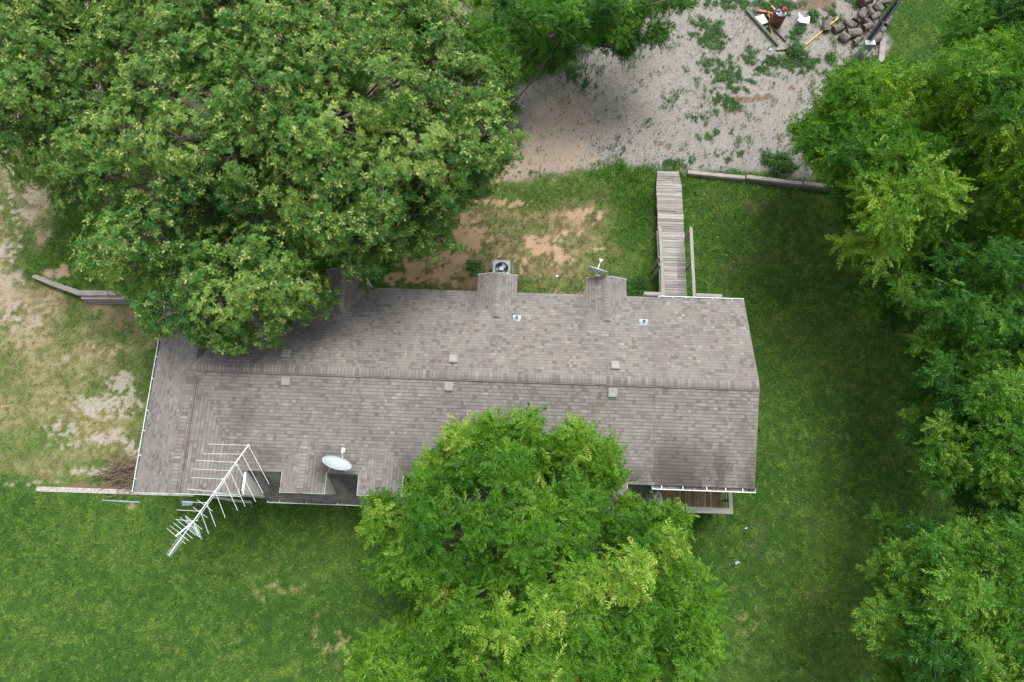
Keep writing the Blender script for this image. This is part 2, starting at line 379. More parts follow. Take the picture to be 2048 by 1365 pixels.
E_PALE = [(15, 600, 30, 60, .85), (40, 400, 45, 60, .6), (10, 330, 40, 40, .7), (20, 500, 30, 60, .6), (80, 640, 40, 25, .55), (205, 815, 60, 22, .95), (240, 770, 25, 30, .9), (130, 860, 40, 18, .75), (220, 880, 60, 20, .8), (270, 900, 25, 18, .8), (130, 890, 30, 10, .7), (60, 965, 70, 9, .6), (210, 945, 80, 10, .8), (120, 720, 30, 10, .4), (30, 620, 30, 40, .7), (265, 800, 22, 25, .8), (255, 925, 30, 18, .7)]
E_SPECK = [(560, 1175, 110, 45, .30), (400, 1290, 120, 40, .28), (640, 1210, 70, 50, .28), (650, 1290, 90, 50, .35), (180, 1325, 30, 20, .4), (1500, 1240, 22, 40, .6), (1380, 1150, 30, 30, .35), (1350, 1115, 20, 10, .5), (1700, 790, 10, 8, .9), (1590, 505, 8, 6, .9), (1560, 925, 12, 10, .7), (1690, 880, 10, 10, .6), (265, 1012, 14, 8, .6), (1510, 1330, 30, 30, .45)]

def masks(X, Y):
    n1 = fbm(X, Y, 1.6, 1, 5); n2 = fbm(X, Y, 0.7, 5, 4); n3 = fbm(X, Y, 4.0, 8, 4); n4 = fbm(X, Y, .35, 9, 3)
    sd_ = sdist(X, Y, POLY_GRAVEL) + (n1 - .5) * 1.6
    gravel = sst(-.25, .35, sd_)
    shade = sst(-.3, .5, sdist(X, Y, POLY_TREEGRASS) + (n1 - .5) * 1.2); gravel = gravel * (1 - shade)  # grass under the ivied tree, cut out of the gravel
    n5 = fbm(X, Y, .16, 12, 2); rag = (n2 - .5) * .9 + (n4 - .5) * 1.2 + (n5 - .5) * 1.1
    thr = lambda e, k=1.0: sst(.5 - .09, .5 + .09, e * .92 + rag * k * .8) * sst(.06, .3, e)
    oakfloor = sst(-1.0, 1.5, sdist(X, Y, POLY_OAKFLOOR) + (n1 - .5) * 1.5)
    weed = thr(ell(X, Y, E_WEED) * .85) * gravel
    brown = thr(ell(X, Y, E_BROWN), .7); sand = sst(.25, .75, ell(X, Y, E_SAND) + (n1 - .5) * .9 + (n4 - .5) * .4)
    dirt = thr(ell(X, Y, E_DIRT)); pale = thr(ell(X, Y, E_PALE) * .85)
    es = ell(X, Y, E_SPECK); speck = sst(.59, .68, n2 * .42 + n4 * .33 + n5 * .25 + es * .10) * sst(.1, .35, es)
    dry = sst(-.6, 1.0, sdist(X, Y, POLY_DRY) + (n1 - .5) * 2.2) * (1 - .75 * np.clip(ell(X, Y, E_DRYGREEN) * (.5 + n2), 0, 1))
    yard = sst(-1.1, 1.3, sdist(X, Y, POLY_YARD) + (n1 - .5) * 3.2 + (n2 - .5) * 1.2) * (1 - .7 * np.clip(ell(X, Y, E_YARDGREEN) * (.5 + n2), 0, 1))
    lush = sst(-.5, .6, sdist(X, Y, POLY_LUSH) + (n1 - .5))
    east = sst(-1.0, 1.5, sdist(X, Y, POLY_EAST))
    return dict(n1=n1, n2=n2, n3=n3, n4=n4, gravel=gravel, weed=weed, brown=brown, sand=sand, dirt=dirt, pale=pale, speck=speck, dry=dry, yard=yard, lush=lush, east=east, shade=shade, n5=n5, oakfloor=oakfloor)
def bare_amount(m):
    """0 where grass closes over the soil, 1 where nothing grows"""
    dryb = m['dry'] * sst(.40, .58, .3 * m['n1'] + .25 * m['n2'] + .2 * m['n4'] + .25 * m['n5']) * .85
    yardb = m['yard'] * sst(.40, .58, .25 * m['n1'] + .25 * m['n2'] + .25 * m['n4'] + .25 * m['n5']) * .9
    eb = m['east'] * sst(.62, .76, .5 * m['n1'] + .5 * m['n2']) * .25
    b = np.maximum.reduce([m['gravel'] * (1 - m['weed']), m['dirt'], m['pale'] * .85, m['speck'] * .65, m['brown'], dryb, yardb, eb, m['sand'] * .8 * (1 - m['lush'])])
    return np.clip(b, 0, 1)
def ground_colour(X, Y):
    m = masks(X, Y)
    def c(*q): return np.array(q)[None, :]
    def mx(a, b, f): return a * (1 - f[:, None]) + b * f[:, None]
    g = mx(c(.030, .075, .012), c(.060, .115, .022), sst(.3, .7, .5 * m['n3'] + .5 * m['n4']))
    col = np.broadcast_to(g, (len(X), 3)).copy()
    col = mx(col, mx(c(.20, .155, .085), c(.36, .285, .185), sst(.35, .65, .4 * m['n4'] + .6 * m['n5'])), m['dry'] * (.30 + .5 * sst(.3, .65, m['n1'])))
    col = mx(col, mx(c(.150, .112, .064), c(.30, .22, .14), sst(.35, .65, .4 * m['n4'] + .6 * m['n5'])), m['yard'] * .85)
    col = mx(col, c(.115, .085, .050), m['east'] * sst(.55, .78, m['n1']) * .28)
    col = mx(col, mx(c(.30, .20, .12), c(.42, .305, .20), m['n4']), np.clip(m['dirt'] * .9 + m['speck'] * .6, 0, 1))
    col = mx(col, mx(c(.30, .265, .215), c(.40, .37, .32), m['n5']), m['pale'] * .85)
    gc = mx(c(.235, .222, .208), c(.305, .291, .275), m['n1'])
    col = mx(col, gc, m['gravel'])
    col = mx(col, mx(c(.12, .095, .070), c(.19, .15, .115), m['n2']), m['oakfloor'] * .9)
    col = mx(col, c(.36, .285, .215), m['sand'] * .85)
    col = mx(col, c(.165, .115, .080), m['brown'] * .85)
    col = mx(col, c(.055, .090, .030), m['weed'] * .8)
    gr = m['gravel'] * (1 - m['sand'] * .6) * (1 - m['weed']) * (1 - m['oakfloor']) + m['pale'] * .6
    return np.clip(col, 0, 1), np.clip(gr, 0, 1)

fx = np.arange(-30, 30.01, 0.1); fy = np.arange(-10.5, 31.01, 0.1)
gx = np.concatenate([[-400, -200, -100, -75], np.arange(-60, -30, .5), fx, np.arange(30.5, 60.1, .5), [75, 100, 200, 400]])
gy = np.concatenate([[-400, -200, -100, -60], np.arange(-40, -10.6, .5), fy, np.arange(31.5, 70.1, .5), [100, 200, 400]])
XX, YY = np.meshgrid(gx, gy); Xf, Yf = XX.ravel(), YY.ravel()
ZZ = zground(Xf, Yf); gcol, ggr = ground_colour(Xf, Yf)
nx, ny = len(gx), len(gy); ii = np.arange(nx * ny).reshape(ny, nx)
GF = np.stack([ii[:-1, :-1], ii[:-1, 1:], ii[1:, 1:], ii[1:, :-1]], -1).reshape(-1, 4)
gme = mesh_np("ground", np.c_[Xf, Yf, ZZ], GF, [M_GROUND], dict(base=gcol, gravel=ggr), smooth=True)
g_ob = link("ground", gme); g_ob["kind"] = "structure"

# house footprint and ramp, where nothing grows
def under_house(X, Y):
    u = X * EU[0] + Y * EU[1]; v = X * EV[0] + Y * EV[1]
    a = (u > -15.3) & (u < 5.8) & (v > .95) & (v < 9.6)
    b = (u > 5.8) & (u < 9.5) & (v > 1.0) & (v < 10.1)
    c = (u > 6.95) & (u < 8.15) & (v > 10) & (v < 17.6)
    return a | b | c

def scatter_blades(N, box, keep, length, width, lean, seed):
    r = np.random.default_rng(seed)
    X = r.uniform(box[0], box[1], N); Y = r.uniform(box[2], box[3], N)
    k = keep(X, Y, r); X, Y = X[k], Y[k]; N = len(X)
    Z = zground(X, Y)
    az = r.uniform(0, 2 * np.pi, N); ln = r.uniform(lean[0], lean[1], N)
    L = r.uniform(length[0], length[1], N); w = r.uniform(width[0], width[1], N)
    d = np.c_[np.cos(az) * np.sin(ln), np.sin(az) * np.sin(ln), np.cos(ln)]
    sd_ = np.c_[-np.sin(az), np.cos(az), np.zeros(N)]
    p = np.c_[X, Y, Z - .005]
    V = np.stack([p - sd_ * w[:, None] / 2, p + sd_ * w[:, None] / 2, p + d * L[:, None]], 1)
    F = np.arange(3 * N).reshape(N, 3)
    return V.reshape(-1, 3), F, X, Y, r

_cell = np.random.default_rng(77).normal(0, 1, (512, 512))
def grain(X, Y, s):
    """one random value per small tuft"""
    return _cell[np.floor(X / s).astype(int) & 511, np.floor(Y / s + .5 * (np.floor(X / s) % 2)).astype(int) & 511]
def visible_strip(X, Y):
    """a little more than the photographed ground"""
    return np.abs(X) < 24.0 + (Y + 7) * 0.21
def keep_lawn(X, Y, r):
    m = masks(X, Y); b = bare_amount(m)
    dens = (1 - b) * np.clip(.35 + 1.3 * (m['n4'] - .25), .2, 1) * np.where(m['gravel'] > .4, .0, 1) * (1 - .35 * m['dry'])
    return visible_strip(X, Y) & (r.random(len(X)) < dens) & ~under_house(X, Y)
V, F, X, Y, r = scatter_blades(1100000, (-31, 31, -8.5, 30), keep_lawn, (.06, .15), (.022, .045), (.5, 1.3), 21)
m = masks(X, Y)
tint = .45 + (m['n3'] - .5) * .5 + (m['n1'] - .5) * .45 + (m['n4'] - .5) * .75 + r.normal(0, .10, len(X)) + grain(X, Y, .11) * .26 + grain(X + 3, Y, .23) * .14 + .22 * m['dry'] + .22 * m['yard'] - .06 * m['east'] - .12 * m['lush']
lg = link("lawn_grass", mesh_np("lawn_grass", V, F, [M_GRASS], dict(tint=np.repeat(np.clip(tint, 0, np.where(r.random(len(X)) < .02 + .35 * m['dry'] + .3 * m['yard'], 1, .80)), 3)))); lg["kind"] = "stuff"
tag(lg, "short mown green grass covering the yard round the house", "grass")

def keep_tall(X, Y, r):
    m = masks(X, Y)
    near = ell(X, Y, [(1290, 400, 40, 60, 1), (1260, 350, 60, 22, 1), (1300, 340, 30, 12, 1), (1372, 365, 14, 22, 1.1), (1335, 338, 30, 5, 1), (1180, 580, 60, 6, 1), (1290, 560, 20, 25, .8), (1450, 1040, 60, 8, .8), (450, 1004, 130, 5, 1), (1440, 355, 60, 5, .6), (1130, 90, 60, 60, .8), (1000, 150, 60, 40, .7)])
    return (r.random(len(X)) < near) & ~under_house(X, Y)
V, F, X, Y, r = scatter_blades(150000, (-17, 14, -2, 28), keep_tall, (.18, .42), (.02, .035), (.2, 1.1), 22)
tint = .28 + (fbm(X, Y, .8, 4, 3) - .5) * .5 + r.normal(0, .12, len(X))
tg = link("tall_grass", mesh_np("tall_grass", V, F, [M_GRASS], dict(tint=np.repeat(np.clip(tint, 0, .85), 3)))); tg["kind"] = "stuff"
tag(tg, "long dark uncut grass leaning along the ramp and house walls", "grass")

# ------------------------------------------------------------------ foliage builders
OAK_T = np.array([(0, -.02, 0), (.08, .03, 0), (.5, .07, .05), (1, 0, .0), (.5, -.07, .05), (.08, -.03, 0),
                  (.14, 0, .01), (.46, .32, -.03), (.40, 0, .05), (.36, 0, .05), (.78, .36, -.04), (.64, 0, .05), (.60, 0, .05), (.98, .20, -.03), (.80, 0, .03),
                  (.46, -.32, -.03), (.78, -.36, -.04), (.98, -.20, -.03)], float)
OAK_T[:, 1] *= .78; OAK_F = np.array([(0, 2, 1), (0, 4, 2), (0, 5, 4), (2, 4, 3), (6, 7, 8), (9, 10, 11), (12, 13, 14), (6, 8, 15), (9, 11, 16), (12, 14, 17)])
def frond_template(pairs=7, ll=.25, lw=.085, droop=.32, seed=0):
    V = []; F = []; r = np.random.default_rng(seed)
    def leaflet(x, ang, L, sgn):
        z0 = -droop * x * x
        ang = ang + r.normal(0, .14); L = L * r.uniform(.8, 1.15)
        d = np.array([math.cos(ang), sgn * math.sin(ang), -.25 - .35 * x + r.normal(0, .20)]); d /= np.linalg.norm(d); tw = r.normal(0, .03)
        s_ = np.array([-d[1], d[0], 0]); s_ /= np.linalg.norm(s_)
        p = np.array([x, sgn * .008, z0]); b = len(V)
        V.extend([p, p + d * L * .42 + s_ * lw / 2 + (0, 0, .012 + tw), p + d * L, p + d * L * .42 - s_ * lw / 2 + (0, 0, -.004 - tw)])
        F.extend([(b, b + 1, b + 2), (b, b + 2, b + 3)])
    for i in range(pairs):
        x = .16 + .78 * i / (pairs - 1); L = ll * (.72 + .5 * math.sin(math.pi * (.18 + .72 * i / (pairs - 1))))
        for sg in (1, -1): leaflet(x, math.radians(64 - 14 * i / pairs), L, sg)
    leaflet(.97, 0.05, ll * .8, 1)
    b = len(V); V.extend([(0, .012, .006), (0, -.012, .006), (.5, .011, -droop * .25 + .012), (.5, -.011, -droop * .25 + .012), (1, 0, -droop + .01)])
    F.extend([(b, b + 2, b + 1), (b + 1, b + 2, b + 3), (b + 2, b + 4, b + 3)])
    return np.array([np.asarray(q, float) for q in V]), np.array(F), np.r_[np.zeros(b), np.full(5, .32)]
FROND7 = [frond_template(7, .30, .095, d, k) for k, d in enumerate((.25, .34, .42, .5, .36))]
FROND10 = [frond_template(9, .22, .062, d, 9 + k) for k, d in enumerate((.3, .4, .5, .6, .45))]

def place(temp, tf, p, d, nrm, sc, tint, tvar=0.0, r=rng):
    """instances a template's vertices at every p; x along d, z along nrm"""
    d = d / np.linalg.norm(d, axis=1, keepdims=True)
    s_ = np.cross(nrm, d); s_ /= np.linalg.norm(s_, axis=1, keepdims=True) + 1e-9
    n_ = np.cross(d, s_)
    V = p[:, None] + sc[:, None, None] * (temp[None, :, 0:1] * d[:, None] + temp[None, :, 1:2] * s_[:, None] + temp[None, :, 2:3] * n_[:, None])
    k = len(temp); F = (np.arange(len(p)) * k)[:, None, None] + tf[None]
    T = np.repeat(tint, k)
    if tvar: T = T + np.repeat(r.normal(0, tvar, len(T) // 2 + 1), 2)[:len(T)]
    return V.reshape(-1, 3), F.reshape(-1, 3), np.clip(T, 0, 1)

def inpoly(x, y, poly):
    return sdist(np.array([x], float), np.array([y], float), np.array(poly, float))[0]

def lobes_from_outline(poly, zedge, ztop, reach, spacing, rad, seed, inset=0.8, extra=()):
    """boughs spread through a crown outline: list of (centre, radius)"""
    r = np.random.default_rng(seed); poly = np.array(poly, float)
    x0, y0 = poly.min(0); x1, y1 = poly.max(0); pts = []; out = []; NT = 5000
    xs, ys, rr_ = r.uniform(x0, x1, NT), r.uniform(y0, y1, NT), r.uniform(*rad, NT); es = sdist(xs, ys, poly)
    for x, y, rr, e in zip(xs, ys, rr_, es):
        if e < rr * 50 * inset: continue
        if any((x - a) ** 2 + (y - b) ** 2 < (spacing * (.75 + .25 * q)) ** 2 for a, b, q in pts): continue
        pts.append((x, y, r.random()))
        k = min(1, e / reach); z = zedge + (ztop - zedge) * math.sqrt(k) + r.normal(0, .45)
        out.append((P(x, y, z), rr))
    for x, y, z, rr in extra: out.append((P(x, y, z), rr))
    return out

def tree(name, label, cat, base, lobes, kind, mat, seed, leaf=1.0, group=None, dens=1.0, under=0.6, trunk_r=.28, fork=None, tshift=0.0, hue_spread=.19):
    r = np.random.default_rng(seed)
    root = thing(name, base, label, cat, group)
    cs = np.array([c for c, _ in lobes]); rs = np.array([q for _, q in lobes])
    low = [(c + np.array([r.normal(0, .4), r.normal(0, .4), -r.uniform(1.1, 2.2)]), q * .95) for c, q in lobes if r.random() < under]
    low = [(c, q) for c, q in low if c[2] > base[2] + 1.2]
    allb = list(lobes) + low
    # trunk, limbs and twigs as one tapered mesh
    w = MB(); base = np.asarray(base, float)
    ctr = cs.mean(0); zt = fork if fork else base[2] + (cs[:, 2].min() - base[2]) * .6
    top = np.array([base[0] * .45 + ctr[0] * .55, base[1] * .45 + ctr[1] * .55, zt])
    w.tube([base - (0, 0, .2), base + (0, 0, .25), base * .5 + top * .5 + r.normal(0, .08, 3), top], [trunk_r * 1.5, trunk_r * 1.1, trunk_r * .9, trunk_r * .75], 10)
    lead = np.array([ctr[0], ctr[1], cs[:, 2].max() - .6])
    w.tube([top, (top + lead) / 2 + r.normal(0, .2, 3), lead], [trunk_r * .75, trunk_r * .4, .04], 8)
    P_ = []; D_ = []; N_ = []; S_ = []; T_ = []
    for li, (c, q) in enumerate(allb):
        s0 = top + (lead - top) * r.uniform(0, .55) if li % 2 else top
        mid = s0 * .45 + c * .55 + np.array([0, 0, -.25 * np.linalg.norm(c - s0) * .4]) + r.normal(0, .12, 3)
        w.tube([s0, mid, c], [min(trunk_r * .42, .13), .06, .025], 5, cap=False)
        ltint = .45 + r.normal(0, hue_spread) + tshift
        nsub = int((22 if kind == 'oak' else 25 if kind == 'walnut' else 19) * q * q * dens + 4)
        for s in range(nsub):
            # directions mostly up and outward
            a = r.uniform(0, 2 * np.pi); h = r.uniform(-.45, 1.0)
            d = np.array([math.cos(a) * math.sqrt(max(0, 1 - h * h)), math.sin(a) * math.sqrt(max(0, 1 - h * h)), h * .75])
            pc = c + d * q * r.uniform(.72, 1.08)
            if s % 3 == 0:
                w.tube([c + r.normal(0, .05, 3), (c + pc) / 2 + r.normal(0, .06, 3), pc], [.022, .014, .006], 4, cap=False)
            stint = ltint + r.normal(0, .09)
            ax = nz(d + np.array([0, 0, .75]))
            if kind == 'oak':
                for k in range(r.integers(7, 12)):
                    o = r.normal(0, 1, 3); o /= np.linalg.norm(o); o = o + ax * .45
                    pr = pc + o * r.uniform(.12, .42); axr = nz(ax + .55 * o + r.normal(0, .22, 3))
                    t1 = nz(np.cross(axr, (0.3, .1, 1))); t2 = np.cross(axr, t1); nl = int(r.integers(7, 10))
                    f = r.uniform(0, 6.28) + np.arange(nl) * 2.4; el = r.uniform(-.2, .6, nl)
                    dd = np.cos(el)[:, None] * (np.cos(f)[:, None] * t1 + np.sin(f)[:, None] * t2) + np.sin(el)[:, None] * axr
                    tt = np.clip(stint + r.normal(0, .11, nl), 0, .84)
                    if r.random() < .30: tt[::2] = r.uniform(.84, .955, len(tt[::2]))
                    P_.append(np.tile(pr, (nl, 1))); D_.append(dd); N_.append(axr + r.normal(0, .3, (nl, 3))); S_.append(r.uniform(.13, .215, nl) * leaf); T_.append(tt)
                    if r.random() < .5:
                        f = r.uniform(0, 6.28, 3); dd = np.cos(f)[:, None] * t1 + np.sin(f)[:, None] * t2 + .5 * axr
                        P_.append(np.tile(pr + axr * .03, (3, 1))); D_.append(dd); N_.append(np.tile(axr, (3, 1))); S_.append(np.full(3, .055)); T_.append(np.ones(3))
            else:
                nf = int(r.integers(6, 12)); t1 = nz(np.cross(ax, (0.3, .1, 1))); t2 = np.cross(ax, t1)
                young = r.random() < .17; j = np.arange(nf) / nf
                f = r.uniform(0, 6.28) + np.arange(nf) * 2.399; el = -.05 + .95 * j + r.normal(0, .25, nf)
                rad_ = np.cos(f)[:, None] * t1 + np.sin(f)[:, None] * t2
                P_.append(pc - ax * (.26 * (1 - j))[:, None] + r.normal(0, .05, (nf, 3))); D_.append(np.cos(el)[:, None] * rad_ + np.sin(el)[:, None] * ax)
                N_.append(ax - .25 * rad_ + r.normal(0, .35, (nf, 3))); S_.append(r.uniform(.30, .56, nf) * leaf * (1.3 if kind == 'locust' else 1.08))
                T_.append(np.clip(stint + .08 * j + r.normal(0, .10, nf) + (.20 if young else .03) * (j > .55), 0, 1))
    P_ = np.concatenate(P_); D_ = np.concatenate(D_); N_ = np.concatenate(N_); S_ = np.concatenate(S_); T_ = np.concatenate(T_)
    if kind == 'oak': V, F, T = place(OAK_T, OAK_F, P_, D_, N_, S_, T_)
    else:
        pick = r.integers(0, 5, len(P_)); V = []; F = []; T = []; nb = 0
        for k, (tv, tf, to) in enumerate(FROND7 if kind == 'walnut' else FROND10):
            q = pick == k; v_, f_, t_ = place(tv, tf, P_[q], D_[q], N_[q], S_[q], T_[q])
            t_ = np.clip(t_ + np.repeat(r.normal(0, .05, len(t_) // 4 + 1), 4)[:len(t_)] + np.tile(to, int(q.sum())), 0, 1)
            V.append(v_); F.append(f_ + nb); T.append(t_); nb += len(v_)
        V = np.concatenate(V); F = np.concatenate(F); T = np.concatenate(T)
    w.build("trunk", M_TRUNK, root)
    link("crown", mesh_np("crown", V - base, F, [mat], dict(tint=T)), root, base)
    return root

def bush(name, label, cat, base, rad, hgt, nst, mat, seed, leaf=.16, group=None, grassy=False):
    """low leafy plant: stems from one foot carrying simple leaves"""
    r = np.random.default_rng(seed); base = np.asarray(base, float)
    P_ = []; D_ = []; S_ = []; T_ = []; w = MB()
    for i in range(nst):
        a = r.uniform(0, 6.28); q = math.sqrt(r.random()) * rad
        tip = base + np.array([math.cos(a) * q, math.sin(a) * q, hgt * (1 - .6 * (q / rad) ** 2) * r.uniform(.6, 1.1)])
        foot = base + np.array([math.cos(a) * q * .3, math.sin(a) * q * .3, 0])
        mid = foot * .5 + tip * .5 + (0, 0, hgt * .15)
        w.tube([foot, mid, tip], [.008, .006, .003], 3, cap=False)
        tt = r.normal(.45, .2)
        for k in range(5 if grassy else 7):
            t = r.uniform(.3, 1); p = foot * (1 - t) ** 2 + mid * 2 * t * (1 - t) + tip * t * t; f = r.uniform(0, 6.28)
            P_.append(p); D_.append(np.array([math.cos(f), math.sin(f), r.uniform(-.2, .6)]) + (tip - foot) * (1.2 if grassy else .2)); S_.append(leaf * r.uniform(.6, 1.3)); T_.append(tt + r.normal(0, .12))
    temp = np.array([(0, 0, 0), (.45, .2 if not grassy else .06, .03), (1, 0, -.08), (.45, -.2 if not grassy else -.06, .03)], float)
    V, F, T = place(temp, np.array([(0, 1, 2), (0, 2, 3)]), np.array(P_), np.array(D_), np.tile([0, 0, 1.], (len(P_), 1)) + r.normal(0, .35, (len(P_), 3)), np.array(S_), np.array(T_))
    root = thing(name, base, label, cat, group)
    w.build("stem", M_WEED, root)
    link("foliage", mesh_np("foliage", V - base, F, [mat], dict(tint=T)), root, base)
    return root

# weeds that cover the gravel in patches: uncountable low leaves
def keep_weed(X, Y, r):
    m = masks(X, Y)
    thin = m['gravel'] * (1 - m['sand'] * .8) * (sst(.56, .70, m['n2'] * .5 + m['n4'] * .5) * .45 + sst(.60, .66, m['n5']) * .10)
    return visible_strip(X, Y) & (r.random(len(X)) < np.maximum(m['weed'] * .9, thin)) & ~under_house(X, Y)
r = np.random.default_rng(31)
N = 420000; X = r.uniform(-16, 24, N); Y = r.uniform(16, 30, N); k = keep_weed(X, Y, r); X, Y = X[k], Y[k]; N = len(X)
az = r.uniform(0, 6.28, N); temp = np.array([(0, 0, 0), (.45, .17, .1), (1, 0, -.05), (.45, -.17, .1)], float)
hz = fbm(X, Y, .4, 6, 2)
V, F, T = place(temp, np.array([(0, 1, 2), (0, 2, 3)]), np.c_[X, Y, zground(X, Y) + .02 + .14 * hz * r.random(N)], np.c_[np.cos(az), np.sin(az), r.uniform(-.1, .8, N)], np.c_[r.normal(0, .4, N), r.normal(0, .4, N), np.ones(N)], r.uniform(.06, .15, N), np.clip(.35 + (hz - .5) * .9 + r.normal(0, .16, N), 0, 1))
wd = link("weeds", mesh_np("weeds", V, F, [M_WEED], dict(tint=T))); wd["kind"] = "stuff"
tag(wd, "patchy low green weeds growing through the pale gravel", "weeds")

# yellow leaves dropped on the east lawn
r = np.random.default_rng(33); N = 420; px = r.uniform(1400, 1880, N); py = r.uniform(380, 1300, N)
pp = np.array([PG(a, b, .06) for a, b in zip(px, py)]); az = r.uniform(0, 6.28, N)
V, F, T = place(temp, np.array([(0, 1, 2), (0, 2, 3)]), pp, np.c_[np.cos(az), np.sin(az), np.zeros(N)], np.c_[r.normal(0, .3, N), r.normal(0, .3, N), np.ones(N)], r.uniform(.05, .10, N), r.random(N))
fl = link("fallen_leaves", mesh_np("fallen_leaves", V, F, [M_YLEAF], dict(tint=T))); fl["kind"] = "stuff"
tag(fl, "tiny yellow leaves scattered over the dark lawn beside the tree row", "leaves")

# ------------------------------------------------------------------ house
RZ, EZ = 4.6, 3.29            # ridge and eave heights
HX0, HWR, HX1 = -15.55, -13.4, 9.9
VN, VS, VR = 9.86, 1.70, 5.77
house = thing("house", HW(-2.8, 5.6, -2.0), "long low house under a grey brown shingle roof with small gabled dormers", "house")

def shingles(mb, O, U, V, length, rng_f, seed, stain_shade_f=None, expo=.145, bias=0.0):
    """laps courses of tabs up a slope from the eave point O"""
    r = np.random.default_rng(seed); U = nz(U); V = nz(V); Nn = np.cross(U, V)
    if Nn[2] < 0: Nn = -Nn
    n = int(math.ceil(length / expo))
    for i in range(n):
        t0 = i * expo; t1 = min(t0 + expo, length)
        a0, b0 = rng_f(t0); a1, b1 = rng_f(t1)
        x = min(a0, a1) - r.random() * .3
        while x < max(b0, b1):
            w = float(r.choice([.10, .13, .15, .16, .18, .20, .25])); xe = x + w - .004
            l0, l1 = max(x, a0), max(x, a1); r0, r1 = min(xe, b0), min(xe, b1)
            x += w
            if r0 - l0 < .004 and r1 - l1 < .004: continue
            r0 = max(r0, l0); r1 = max(r1, l1)
            ti = float(np.clip(r.beta(1.25, 1.25) * .8 + (r.random() < .15) * r.uniform(.2, .5) + bias, 0, 1)); h = .011 + r.random() * .007
            p = O + U * ((l0 + r0) / 2) + V * t0
            s = float(np.clip((stain_shade_f(p) if stain_shade_f else 0), 0, .95))
            tb = t1 - .024
            f = .024 / max(t1 - t0, .03); lb = l1 + (l0 - l1) * f; rb = r1 + (r0 - r1) * f
            q = [O + U * l0 + V * t0 - Nn * .006, O + U * r0 + V * t0 - Nn * .006, O + U * r0 + V * t0 + Nn * h, O + U * l0 + V * t0 + Nn * h, O + U * rb + V * tb + Nn * .004, O + U * lb + V * tb + Nn * .004]
            mb.add(q, [(0, 1, 2, 3), (3, 2, 4, 5)], tint=ti, stain=s)
            mb.add([q[5], q[4], O + U * r1 + V * (t1 + .002) + Nn * .002, O + U * l1 + V * (t1 + .002) + Nn * .002], [(0, 1, 2, 3)], tint=.05, stain=min(.9, s + .20))  # painted shadow line: dark band under the butt of the next course

def caps(A, B, fl, fr, seed, half=.17, step=.145, lift=.030):
    """ridge caps bent over the ridge line A-B; fl, fr run down either slope"""
    mb = MB(); r = np.random.default_rng(seed); A = np.asarray(A, float); B = np.asarray(B, float); d = nz(B - A); L = np.linalg.norm(B - A)
    fl, fr = nz(fl), nz(fr); up = np.array([0, 0, 1.]); n = int(L / step)
    for i in range(n):
        a = A + d * (i * step + r.normal(0, .004)); b = a + d * (step + .035)
        l0, l1 = lift + .012, lift - .012; ti = float(np.clip(r.normal(.5, .27), .05, 1)); hh = half + r.normal(0, .006)
        k = lambda q, l: [q + fl * hh + up * (l + .006), q + fl * hh * .35 + up * (l + .004), q + up * l, q + fr * hh * .35 + up * (l + .004), q + fr * hh + up * (l + .006)]
        v = k(a, l0) + k(b, l1)
        mb.add(v, [(j, j + 1, j + 6, j + 5) for j in range(4)], tint=ti)
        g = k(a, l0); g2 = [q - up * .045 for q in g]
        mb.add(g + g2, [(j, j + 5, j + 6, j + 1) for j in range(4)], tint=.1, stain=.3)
        mb.add([q + up * .002 for q in k(a, l0)] + [q + up * .002 for q in k(a + d * .022, l0 - .004)], [(j, j + 1, j + 6, j + 5) for j in range(4)], tint=.15, stain=.16)  # shading of the gap between caps, painted as a dark strip
    return mb

def stain_shade_main(p):
    u = p @ EU; v = p @ EV; s = 0.0
    n_ = float(fbm(np.array([u * 1.0]), np.array([v * .35]), .9, 6, 4)[0]); f2 = float(fbm(np.array([u]), np.array([v]), 1.3, 11, 3)[0])
    if u > 5.7 and v < 5.7:                                   # algae streaks running down the porch slope
        g = float(sst(4.6, 2.2, v)); s = max(s, g * float(sst(.40, .60, n_ + .10 * math.cos((u - 6.7) * 2 * math.pi / 2.6))) * .52 + .20 * float(sst(3.6, 1.7, v)))
    for cu, cv, ru, rv, k in ((-11.3, 3.9, .5, .7, .5), (-10.3, 2.2, .8, .55, .5), (-7.7, 1.9, .5, .6, .75), (-4.4, 2.0, .5, .8, .6), (-11.2, 6.6, 1.6, .5, .5), (-8.4, 7.6, 1.6, .6, .45), (2.6, 2.1, .8, .6, .45), (4.9, 2.0, .5, .5, .5), (-7.0, 9.0, 1.4, .9, .35), (-2.0, 9.3, .3, .7, .45), (2.8, 9.3, .3, .7, .3), (-0.5, 3.4, 2.6, .5, .3)):  # roof stains, with painted shade beside north dormers and dish, and under the oak
        q = ((u - cu) / ru) ** 2 + ((v - cv) / rv) ** 2
        s = max(s, k * math.exp(-q) * (.35 + 1.1 * f2))
    return s + .10 * max(0, f2 - .5)
def stain_low(p):
    u = p @ EU; n_ = float(fbm(np.array([u]), np.array([p[2] * .3]), .5, 7, 4)[0]); return float(.12 + .62 * sst(.38, .66, n_))

# main gable roof, split along the valleys with the garage wing
mr = MB(); SL = math.hypot(VN - VR, RZ - EZ)
dN = HW(0, VR - VN, 0) + np.array([0, 0, RZ - EZ]); dS = HW(0, VR - VS, 0) + np.array([0, 0, RZ - EZ])
VAL = -11.24
fN = lambda t: (-(HX1 - VAL) - (HWR - VAL) * 0 - 0 + (0) , 0)
shingles(mr, HW(HX1, VN, EZ), -EU, dN, SL, lambda t: (0, (HX1 - VAL) + (VAL - HWR) * t / SL), 41, stain_shade_main)
shingles(mr, HW(HX1, VS, EZ), -EU, dS, math.hypot(VR - VS, RZ - EZ), lambda t: (0, (HX1 - VAL) + (VAL - HWR) * t / math.hypot(VR - VS, RZ - EZ)), 42, stain_shade_main)
